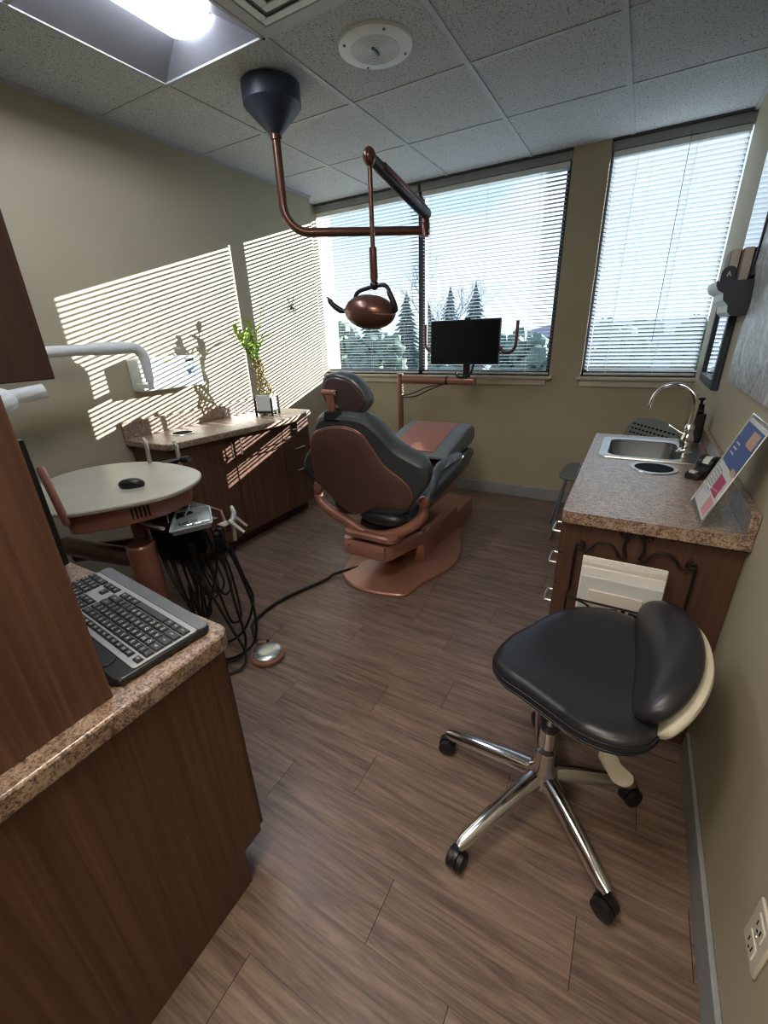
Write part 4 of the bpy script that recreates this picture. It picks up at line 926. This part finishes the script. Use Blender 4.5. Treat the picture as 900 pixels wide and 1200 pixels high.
ed.tube([slant(YA, 1, .003), slant(YZ, 1, .003)], .0026, 6); ed.tube([(BX, YA, ZR+.003), (BX+.1, YA, ZR+.003)], .002, 6)
obj('polished_edge', ed, m_chrome, t)
t2 = thing('flyer', 'blue, white and magenta printed flyer inside the slanted acrylic holder', 'flyer', (.28, 1.5, ZR+.1))
obj('sheet', panel(YA+.006, YZ-.006, .05, .97, .0024, .0030), m_paper, t2)
obj('photo_print', panel(YA+.010, YZ-.010, .52, .93, .0030, .0033), m_blue, t2)
obj('hand_print', panel(YA+.03, YA+.11, .76, .90, .0033, .0035), m_skin, t2)
obj('pale_print', panel(YA+.02, YA+.07, .50, .56, .0033, .0035), m_skin, t2)
obj('magenta_block', panel(YA+.04, YZ-.10, .26, .44, .0030, .0034), m_magenta, t2)
obj('pink_block', panel(YA+.02, YA+.09, .08, .24, .0030, .0034), m_pink, t2)
tl = B()
for i in range(7):
    p_ = panel(YZ-.09, YZ-.02, .24+i*.035, .248+i*.035, .0030, .0033); tl.add(p_.v, p_.f, False)
obj('printed_lines', tl, m_gcover, t2)
wl = B()
for i in range(3):
    p_ = panel(YZ-.08, YZ-.03, .62+i*.05, .635+i*.05, .0034, .0036); wl.add(p_.v, p_.f, False)
obj('white_lines', wl, m_legend, t2)
o = B().box((.300, 1.70, ZR+.0005), (.303, 1.77, ZR+.055)).box((.27, 1.70, ZR+.0005), (.303, 1.77, ZR+.003)).box((.255, 1.70, ZR+.0005), (.258, 1.77, ZR+.03))
t3 = tag(obj('card_holder', o, m_clear), 'small empty clear card holder between the sign and the tape dispenser', 'card holder')

# wrought-iron magazine rack on the cabinet end
t = thing('magazine_rack', 'black wrought iron scrolled magazine rack on the sink cabinet end', 'magazine rack', (.08, 1.40, .5))
YR = 1.397
def spiral(cx_, cz_, r0, turns, a0, sgn, n=26):
    return [(cx_+r0*(1-.82*k_/n)*math.cos(a0+sgn*2*math.pi*turns*k_/n), YR-.006, cz_+r0*(1-.82*k_/n)*math.sin(a0+sgn*2*math.pi*turns*k_/n)) for k_ in range(n+1)]
zc_ = .69
for s_ in (-1, 1):
    cxr = .085
    obj('scroll', B().tube(smooth_open([(cxr+s_*.165, YR-.006, zc_-.16), (cxr+s_*.165, YR-.006, zc_-.03), (cxr+s_*.16, YR-.006, zc_+.005), (cxr+s_*.13, YR-.006, zc_-.005), (cxr+s_*.10, YR-.006, zc_+.03), (cxr+s_*.06, YR-.006, zc_+.03), (cxr+s_*.035, YR-.006, zc_-.005), (cxr+s_*.02, YR-.006, zc_+.0)], 6), .004, 8), m_iron, t)
    obj('scroll', B().tube(spiral(cxr+s_*.155, zc_+.01, .018, 1.2, R(90), s_), .004, 8), m_iron, t)
    obj('scroll', B().tube(smooth_open([(cxr+s_*.018, YR-.006, zc_), (cxr+s_*.028, YR-.006, zc_+.03), (cxr+s_*.02, YR-.006, zc_+.065), (cxr, YR-.006, zc_+.08)], 6), .0045, 8), m_iron, t)
    obj('scroll', B().tube(spiral(cxr+s_*.032, zc_+.075, .018, 1.1, R(200) if s_ > 0 else R(-20), -s_), .004, 8), m_iron, t)
    obj('basket_side', B().tube([(cxr+s_*.165, YR-.004, .54), (cxr+s_*.165, YR-.10, .555), (cxr+s_*.165, YR-.095, .33), (cxr+s_*.165, YR-.004, .32)], .0035, 8), m_iron, t)
    obj('scroll', B().tube([(x_, YR-.10, z_) for x_, _, z_ in smooth_open([(cxr+s_*.005, 0, .46), (cxr+s_*.03, 0, .51), (cxr+s_*.035, 0, .54), (cxr+s_*.015, 0, .545)], 6)], .004, 8), m_iron, t)
    obj('scroll', B().tube([(x_, YR-.10, z_) for x_, _, z_ in smooth_open([(cxr+s_*.15, 0, .555), (cxr+s_*.10, 0, .54), (cxr+s_*.07, 0, .50), (cxr+s_*.09, 0, .47), (cxr+s_*.12, 0, .49)], 6)], .0035, 8), m_iron, t)
obj('front_rail', B().tube([(-.08, YR-.10, .555), (.25, YR-.10, .555)], .0035, 8).tube([(-.08, YR-.095, .33), (.25, YR-.095, .33)], .0035, 8).tube([(.085, YR-.10, .555), (.085, YR-.095, .33)], .006, 8), m_iron, t)
obj('bottom_rail', B().tube([(-.08, YR-.05, .325), (.25, YR-.05, .325)], .004, 8), m_iron, t)
mags = [('white magazine at the back of the iron rack', m_paper, .0, .345), ('ivory magazine second from the back in the iron rack', m_paper2, .016, .335), ('white magazine in the middle of the iron rack', m_paper, .032, .325), ('pale booklet in front of the magazines in the iron rack', m_frost, .048, .30), ('ivory folded sheet at the front of the iron rack', m_paper2, .064, .262)]
for i, (lb, mt, off, hh) in enumerate(mags):
    b = B(); x0, x1 = -.052+.002*i, .183-.002*i
    if i == 4: x0, x1 = -.02, .13
    rs = []
    y_ = YR-.018-off
    mg = thing('magazine', lb, 'magazine', (.07, y_, .33), 0, 'magazines in the wall rack')
    b.box((x0, y_-.010, .332), (x1, y_-.001, .332+hh)); obj('cover', b, mt, mg, bevel=.002)
    obj('pages', B().box((x0+.003, y_-.008, .334), (x1+.002, y_-.003, .332+hh-.003)), m_gcover, mg)

# ------------------------------------------------------------ right wall: mirror, shelf, pictures, outlet
t = thing('wall_mirror', 'small black framed mirror under the shelf on the right wall', 'mirror', (.34, 2.85, 1.06))
y0, y1, z0, z1 = 2.60, 3.13, 1.06, 1.52
b = B(); w = .045; xf = .325
b.box((xf, y0, z0), (XR-.001, y0+w, z1)).box((xf, y1-w, z0), (XR-.001, y1, z1)).box((xf, y0+w, z0), (XR-.001, y1-w, z0+w)).box((xf, y0+w, z1-w), (XR-.001, y1-w, z1))
obj('frame', b, m_navy, t, bevel=.004); bpy.data.objects[b and 'frame'] if False else None
obj('glass', B().box((XR-.018, y0+w, z0+w), (XR-.012, y1-w, z1-w)), m_mirror, t)
t = thing('wall_shelf', 'short black crown moulding shelf on the right wall', 'shelf', (.29, 2.5, 1.39))
prof = [(XR-.001, 1.385), (.300, 1.385), (.285, 1.40), (.282, 1.425), (.262, 1.445), (.258, 1.47), (.238, 1.482), (.228, 1.50), (.228, 1.515), (XR-.001, 1.515)]
b = B().rings([[(x, y_, z) for x, z in prof] for y_ in (2.36, 2.66)])
obj('body', b, m_navy, t)
pf = [(.298, 1.385), (.283, 1.40), (.280, 1.425), (.260, 1.445), (.256, 1.47), (.236, 1.482), (.226, 1.50), (.226, 1.517), (.2285, 1.517), (.2285, 1.50), (.240, 1.483), (.260, 1.47), (.264, 1.446), (.284, 1.425), (.287, 1.401), (.300, 1.387)]
obj('front_moulding', B().rings([[(x, y_, z) for x, z in pf] for y_ in (2.361, 2.66)]), m_shelf_lit, t, label='front moulding with window light painted in as pale colour')  # pale colour stands in for window light on the shelf front
ZSH = 1.516
t = thing('book', 'grey covered book standing upright on the wall shelf', 'book', (.285, 2.5, ZSH), 0, 'books on the wall shelf')
obj('cover', B().box((.262, 2.47, ZSH), (.298, 2.60, ZSH+.118)), m_gcover, t, bevel=.004)
obj('pages', B().box((.266, 2.468, ZSH+.004), (.294, 2.598, ZSH+.12)), m_paper2, t)
t = thing('book', 'tan covered book standing upright on the wall shelf, nearest the wall', 'book', (.32, 2.45, ZSH), 0, 'books on the wall shelf')
obj('cover', B().box((.300, 2.44, ZSH), (.337, 2.60, ZSH+.118)), m_tan, t, bevel=.004)
obj('pages', B().box((.304, 2.438, ZSH+.004), (.333, 2.598, ZSH+.12)), m_paper2, t)
t = thing('round_plaque', 'dark rounded plaque with a pale mark on the wall shelf', 'plaque', (.27, 2.42, ZSH))
arch = [(.240, ZSH)]+[(.265-.025*math.cos(R(a)), ZSH+.030+.025*math.sin(R(a))) for a in range(0, 181, 15)]+[(.290, ZSH)]
obj('plate', B().rings([[(x, y_, z) for x, z in arch] for y_ in (2.40, 2.412)]), m_navy, t, bevel=.002)
obj('pale_mark', B().rings([[(x, y_, z) for x, z in ((.257, ZSH+.018), (.265, ZSH+.038), (.274, ZSH+.018), (.270, ZSH+.018), (.2655, ZSH+.027), (.262, ZSH+.018))] for y_ in (2.3985, 2.4005)]), m_frost, t)
t = thing('framed_picture', 'glass-fronted picture high on the right wall reflecting the blinds', 'picture', (.34, 2.6, 1.53))
obj('frame', (lambda b: (sqf(b), b)[1])(B()) if False else B().box((XR-.015, 2.385, 1.53), (XR-.001, 2.80, 2.30)), m_dframe, t, bevel=.003)
obj('glass', B().box((XR-.0175, 2.392, 1.537), (XR-.015, 2.793, 2.293)), plain('picture_glass', (58, 84, 130), .04, .55, coat=1.0, var=.02), t)
t = thing('art_print', 'large grey monochrome art print on the right wall above the counter', 'picture', (.345, 2.0, 1.14))
ap = [(1.60, 1.135), (2.30, 1.135), (2.345, 1.16), (2.34, 1.25), (2.325, 1.33), (2.27, 1.42), (2.30, 1.50), (2.375, 1.56), (2.36, 1.75), (2.36, 2.05), (1.60, 2.05)]
obj('canvas', B().rings([[(x_, y_, z_) for y_, z_ in ap] for x_ in (XR-.014, XR-.001)]), m_art, t)
b = B()
for dz_ in (0, .006): pass
b = B(); t = bpy.data.objects['framed_picture']
b.tube(smooth_open([(XR-.016, 2.38, 1.80), (XR-.016, 2.38, 1.66), (XR-.016, 2.40, 1.57), (XR-.016, 2.44, 1.52)], 6), .005, 8)
obj('dark_edge', b, m_navy, t)
t = thing('wall_outlet', 'cream electrical outlet plate low on the right wall', 'outlet', (XR, .655, .36))
obj('plate', B().box((XR-.007, .618, .300), (XR, .694, .415)), m_cream, t, bevel=.004)
for z_ in (.332, .383):
    s_ = obj('socket', B().box((XR-.0095, .638, z_-.017), (XR-.006, .674, z_+.017)), m_cream, t, bevel=.003)
    obj('slot', B().box((XR-.0100, .645, z_-.006), (XR-.0092, .648, z_+.007)).box((XR-.0100, .663, z_-.006), (XR-.0092, .666, z_+.007)).cyl((XR-.0100, .656, z_-.010), (XR-.0092, .656, z_-.010), .003), m_black_m, s_)
obj('screw', B().lathe((XR-.007, .656, .3575), [(.004, 0), (.0035, .002), (.001, .002)], 12, (-1, 0, 0)), m_nickel, t)

# ------------------------------------------------------------ guest chair by the window
t = thing('guest_chair', 'grey plastic guest chair between the sink counter and window', 'chair', (-.06, 3.1, 0))
b = B()
seat = smooth_closed([(-.33, 2.93), (-.34, 3.10), (-.32, 3.26), (-.20, 3.32), (0, 3.32), (.12, 3.28), (.14, 3.1), (.12, 2.92), (0, 2.88), (-.20, 2.88)], 4)
obj('seat', B().prism(seat, .43, .45, .006), m_mesh, t)
bk = [(u, v) for u, v in smooth_closed([(-.22, 0), (-.235, .14), (-.20, .29), (-.10, .335), (.10, .335), (.20, .29), (.235, .14), (.22, 0)], 4)]
Ob = Vector((.07, 3.10, .49)); Ub = Vector((-.75, 1, 0)).normalized(); Vb = Vector((.30, .10, 1)).normalized()
bk_o = obj('backrest', B().puff(bk, Ob, Ub, Vb, [(1, 0), (1.0, .012), (.95, .014)]), m_mesh, t)
b = B(); Nb = Ub.cross(Vb)
for i in range(9):
    for j in range(11):
        u = -.17+.034*j; v = .06+.028*i
        b.puff(rrect(-.010, -.006, .010, .006, .003, 2), Ob+Ub*u+Vb*v, Ub, Vb, [(1, -.0022), (1, .0165)])
obj('perforations', b, m_black_m, bk_o)
for (tx, ty), (fx_, fy_) in (((-.29, 2.94), (-.34, 2.86)), ((-.30, 3.24), (-.385, 3.15)), ((.08, 2.94), (.16, 2.86)), ((.09, 3.26), (.18, 3.34))):
    obj('leg', B().tube([(tx, ty, .43), (fx_, fy_, 0.0)], .012, 12, flat=.8), m_grey, t)
for y_ in (2.98, 3.20): obj('back_support', B().tube([(.05, y_, .43), (.13, y_, .47), (.15, y_, .55)], .012, 10), m_grey, t)

# ------------------------------------------------------------ saddle stool in the foreground
t = thing('saddle_stool', 'black saddle stool with chrome five-star base and cream back shell', 'stool', (-.05, .975, 0))
SX, SY = -.05, .975
casters = [(-.352, 1.005), (-.206, .700), (.140, .775), (.185, 1.10), (-.10, 1.25)]
hub_z = .135
obj('hub', B().lathe((SX, SY, hub_z-.05), [(.030, 0), (.042, .015), (.046, .045), (.040, .07), (.030, .085), (.028, .14), (.026, .145)], 32), m_chrome, t)
for cx_, cy_ in casters:
    v = Vector((cx_-SX, cy_-SY, 0)); L_ = v.length; v.normalize()
    base = Vector((SX, SY, 0))
    P = [base+v*.03+Vector((0, 0, .130)), base+v*(.35*L_)+Vector((0, 0, .122)), base+v*(.7*L_)+Vector((0, 0, .104)), base+v*(L_-.01)+Vector((0, 0, .086)), base+v*(L_+.012)+Vector((0, 0, .082))]
    obj('base_leg', B().tube(P, [.027, .0245, .022, .0195, .014], 16, flat=1.0), m_chrome, t)
    side_ = v.cross(Vector((0, 0, 1))); off = side_*0.0
    co = obj('caster', B().cyl(base+v*L_+Vector((0, 0, .085)), base+v*L_+Vector((0, 0, .05)), .008), m_black, t)
    ax = (side_*.8+v*.3).normalized(); c0 = base+v*(L_+.012)+Vector((0, 0, .028))
    for s_ in (-1, 1):
        obj('wheel', B().tube([c0+ax*(s_*.004), c0+ax*(s_*.007), c0+ax*(s_*.020), c0+ax*(s_*.024)], [.022, .028, .028, .022], 22), m_rubber, co)
    obj('caster_hood', B().tube([c0-ax*.005+Vector((0, 0, .006)), c0+ax*.005+Vector((0, 0, .006))], .029, 20), m_black, co)
obj('gas_lift', B().cyl((SX, SY, .25), (SX, SY, .33), .024, seg=24).cyl((SX, SY, .33), (SX, SY, .46), .014, seg=20), m_chrome, t)
obj('lift_collar', B().lathe((SX, SY, .315), [(.026, 0), (.029, .01), (.029, .035), (.020, .045)], 24), m_black, t)
obj('mechanism', B().box((SX-.07, SY-.06, .445), (SX+.13, SY+.06, .475)), m_black_m, t, bevel=.008)
pw = [(SX-.035, SY-.02, .44), (SX-.045, SY+.03, .40), (SX-.05, SY+.06, .345)]
obj('tension_knob', B().lathe((SX-.045, SY+.055, .34), [(.001, 0), (.016, .002), (.018, .02), (.016, .04), (.001, .042)], 18), m_black, t)
pad = smooth_closed([(0, 0), (0, .0)], 1) if False else None
lev = [(.072, .880), (.092, .892), (.112, .886), (.122, .868), (.145, .851), (.146, .832), (.130, .818), (.108, .820), (.096, .836), (.080, .860)]
obj('adjustment_lever', B().tube([(SX+.06, SY-.03, .445), (.080, .90, .42), (.092, .875, .405)], [.008, .010, .012], 10, flat=.5).add(*(lambda pl: ([(x, y_, .392+.0*y_) for x, y_ in pl]+[(x, y_, .400) for x, y_ in pl], [tuple(range(len(pl)))[::-1], tuple(len(pl)+i for i in range(len(pl)))]+[(i, (i+1) % len(pl), len(pl)+(i+1) % len(pl), len(pl)+i) for i in range(len(pl))]))(smooth_closed(lev, 4))), m_cream, t, label='cream paddle lever')
# seat
so = smooth_closed([(-.222, 1.0), (-.215, .945), (-.175, .893), (-.12, .862), (-.05, .822), (.02, .785), (.09, .775), (.145, .80), (.175, .86), (.182, .96), (.178, 1.08), (.165, 1.19), (.12, 1.262), (.04, 1.287), (-.05, 1.262), (-.115, 1.205), (-.165, 1.13), (-.205, 1.07)], 4)
b = B(); n_ = len(so); scx, scy = -.01, 1.025
def sh(x, y, base):
    # saddle: dip along the middle front to back, rising thighs, raised rim at the back
    u = (x+.01)/.2; v = (y-1.025)/.26
    return base+.030*max(0, u)**2+.018*v*v*(1)-.010*(1-v*v)-.012*max(0, -u)**2
rs = []
for s_, h in ((.80, -.052), (.93, -.050), (.99, -.038), (1.0, -.020), (.985, -.004), (.95, .007), (.88, .014), (.75, .018), (.55, .018), (.35, .017), (.15, .016)):
    ring = []
    for x, y_ in so:
        X, Y = scx+(x-scx)*s_, scy+(y_-scy)*s_
        ring.append((X, Y, sh(X, Y, .535)+h))
    rs.append(ring)
b.rings(rs); obj('seat', b, m_leather_b, t)
for hh in (-.012, -.030):
    obj('seat_stitching', B().tube([(scx+(x-scx)*1.001, scy+(y_-scy)*1.001, sh(x, y_, .535)+hh) for x, y_ in so], .0016, 6, loop=True), m_black, t)
obj('seat_pan', B().rings([[(scx+(x-scx)*s_, scy+(y_-scy)*s_, sh(x*.8, y_, .535)+h) for x, y_ in so] for s_, h in ((.5, -.075), (.85, -.066), (.93, -.054), (.9, -.048))]), m_cream, t)
# backrest: short thick pad standing behind the seat
def arc_pad(x_in, thick, z0, z1, y0, y1, bulge, n=26, m=20):
    rs = []
    for i in range(n+1):
        w = -math.cos(math.pi*(i+.35)/(n+.7)); y_ = (y0+y1)/2+(y1-y0)/2*w; k_ = (1-abs(w)**2.6)**.5
        xc = x_in+bulge*(1-w*w); ring = []
        for j in range(m):
            a = 2*math.pi*j/m; ca_, sa_ = math.cos(a), math.sin(a)
            ca_ = math.copysign(abs(ca_)**.8, ca_); sa_ = math.copysign(abs(sa_)**.8, sa_)
            ring.append((xc+.035*sa_*k_+thick/2*ca_*(.25+.75*k_), y_, (z0+z1)/2+(z1-z0)/2*sa_*k_))
        rs.append(ring)
    return B().rings(rs)
obj('backrest', arc_pad(.148, .095, .530, .680, .828, 1.275, .035), m_leather_b, t)
obj('back_shell', arc_pad(.180, .060, .490, .645, .835, 1.275, .040), m_cream, t, label='cream plastic back shell')
obj('back_bracket', B().tube(smooth_open([(.06, 1.02, .455), (.18, 1.03, .46), (.235, 1.04, .50), (.245, 1.04, .55)], 5), .014, 12, flat=.5), m_cream, t)

# ------------------------------------------------------------ outdoors
b = B().box((-160, 4.5, -6.3), (120, 200, -6.0)); o = struct('ground', b, m_ground)
o = struct('parking_area', B().box((-60, 14, -6.0), (30, 27, -5.97)), m_asph)
def evergreen(x, y, ztop, width, label, zb=-6):
    t = thing('evergreen_tree', label, 'tree', (x, y, zb), 0, 'trees outside the windows')
    rg = random.Random(int(abs(x*13+y*7))); H_ = ztop-zb
    obj('trunk', B().cyl((x, y, zb), (x, y, ztop-.5), .28, .05, 8), m_bark, t)
    b = B(); n = 26
    for i in range(n):
        u = i/(n-1); z = zb+H_*(.08+.90*u); r = width*(1-u)**.8*(.85+.3*rg.random())+.12
        m = 15; ph = rg.random()*6.28; ring = []
        for j in range(m*2):
            a = ph+math.pi*j/m; rr = r*(1 if j % 2 else .45)*(.75+.45*rg.random()); ring.append((x+rr*math.cos(a), y+rr*math.sin(a), z-r*.30*(1 if j % 2 else .3)))
        k0 = len(ring); b.add([(x, y, z+H_*.055)]+ring, [(0, 1+j, 1+(j+1) % k0) for j in range(k0)])
    obj('foliage', b, m_ever, t); return t
def bushy(x, y, ztop, rad, label, zb=-6, mat=None):
    t = thing('bushy_tree', label, 'tree', (x, y, zb), 0, 'trees outside the windows')
    rg = random.Random(int(abs(x*17+y*5))); b = B()
    for i in range(60):
        a = rg.uniform(0, 6.28); r = rad*math.sqrt(rg.random())*.8; zz = ztop-rad*.4-rg.random()*(ztop-zb)*.55*(.4+r/rad)
        c_ = Vector((x+r*math.cos(a), y+r*math.sin(a), zz)); rr = rad*rg.uniform(.13, .27); ring_s = []
        for k_ in range(1, 7):
            th_ = math.pi*k_/7; ring_s.append([c_+Vector((math.sin(th_)*math.cos(j*.698), math.sin(th_)*math.sin(j*.698), -math.cos(th_)))*rr*rg.uniform(.55, 1.3) for j in range(9)])
        b.rings(ring_s)
    obj('crown', b, mat or m_bush, t); obj('trunk', B().cyl((x, y, zb), (x, y, ztop-rad), .3, .15, 8), m_bark, t); return t
def bare(x, y, ztop, label, zb=-6):
    t = thing('bare_tree', label, 'tree', (x, y, zb), 0, 'trees outside the windows')
    rg = random.Random(9); b = B(); tr = B()
    H_ = ztop-zb
    tr.tube([(x, y, zb), (x, y, zb+H_*.35), (x+.1, y, zb+H_*.6)], [.2, .15, .08], 8)
    def br_(p, d, l, r, k_):
        q = p+d*l; b.tube([p, p.lerp(q, .5)+Vector((rg.uniform(-.1, .1), 0, 0))*l, q], [r, r*.8, r*.55], 5)
        if k_ == 0: return
        for _ in range(3):
            nd = (d+Vector((rg.uniform(-.75, .75), rg.uniform(-.6, .6), rg.uniform(-.1, .55)))).normalized(); br_(p.lerp(q, rg.uniform(.5, 1)), nd, l*rg.uniform(.6, .8), r*.6, k_-1)
    for i in range(7):
        br_(Vector((x, y, zb+H_*(.33+.04*i))), Vector((rg.uniform(-.8, .8), rg.uniform(-.5, .5), .9)).normalized(), H_*.22, .05, 4)
    obj('trunk', tr, m_bark, t); obj('branches', b, m_bark, t); return t
evergreen(-33.5, 44, 7.4, 4.2, 'tall dark conifer beyond the window, nearest the left wall corner')
evergreen(-26.4, 44, 5.2, 3.2, 'dark conifer beyond the window, second from the left wall corner')
evergreen(-22.2, 50, 4.6, 3.0, 'distant conifer seen beyond the window directly behind the lamp head')
evergreen(-20.5, 41, 4.9, 3.0, 'dark conifer beyond the window left of the mullion')
evergreen(-14.9, 45, 5.6, 2.9, 'pointed conifer beyond the window just above the patient monitor')
evergreen(-22.6, 58, 6.6, 3.0, 'dark conifer beyond the window in front of the bare tree')
bare(-15.4, 37.0, 6.8, 'leafless grey tree rising beyond the wide window')
for i, (x, y, z, r, lb) in enumerate((
  (-24.2, 33, 3.3, 3.3, 'low bushy tree left of the window mullion, below the lamp'), (-17.6, 30, 2.0, 2.9, 'low bushy tree below the bare tree beyond the window'),
  (-11.6, 29, .9, 2.7, 'low bushy tree directly behind the patient monitor outside'), (-8.6, 36, 1.9, 2.6, 'round bushy tree outside, right of the patient monitor'),
  (-5.2, 30.5, 1.6, 2.6, 'bushy tree outside at the right end of the wide window'), (-1.2, 43, 2.5, 2.9, 'bushy tree outside at the left of the narrow window'),
  (4.8, 46, 2.6, 3.2, 'bushy tree outside beyond the faucet'), (-30.5, 35, 4.6, 2.8, 'bushy tree outside at the far left of the window'))):
    bushy(x, y, z, r, lb)
t = thing('neighbouring_building', 'pale blue-grey low building seen outside behind the trees', 'building', (-8, 62, -6))
obj('walls', B().box((-16, 60, -6), (14, 72, .3)), m_house, t)
obj('roof', B().rings([[(-16.6, 59.4, .3), (14.6, 59.4, .3), (14.6, 72.6, .3), (-16.6, 72.6, .3)], [(-10, 66, 2.0), (8, 66, 2.0), (8, 66.2, 2.0), (-10, 66.2, 2.0)]]), m_roof, t)
for i in range(7): obj('window', B().box((-14.5+i*4.1, 59.95, -2.4), (-12.5+i*4.1, 60.0, -1.0)), m_dframe, t)
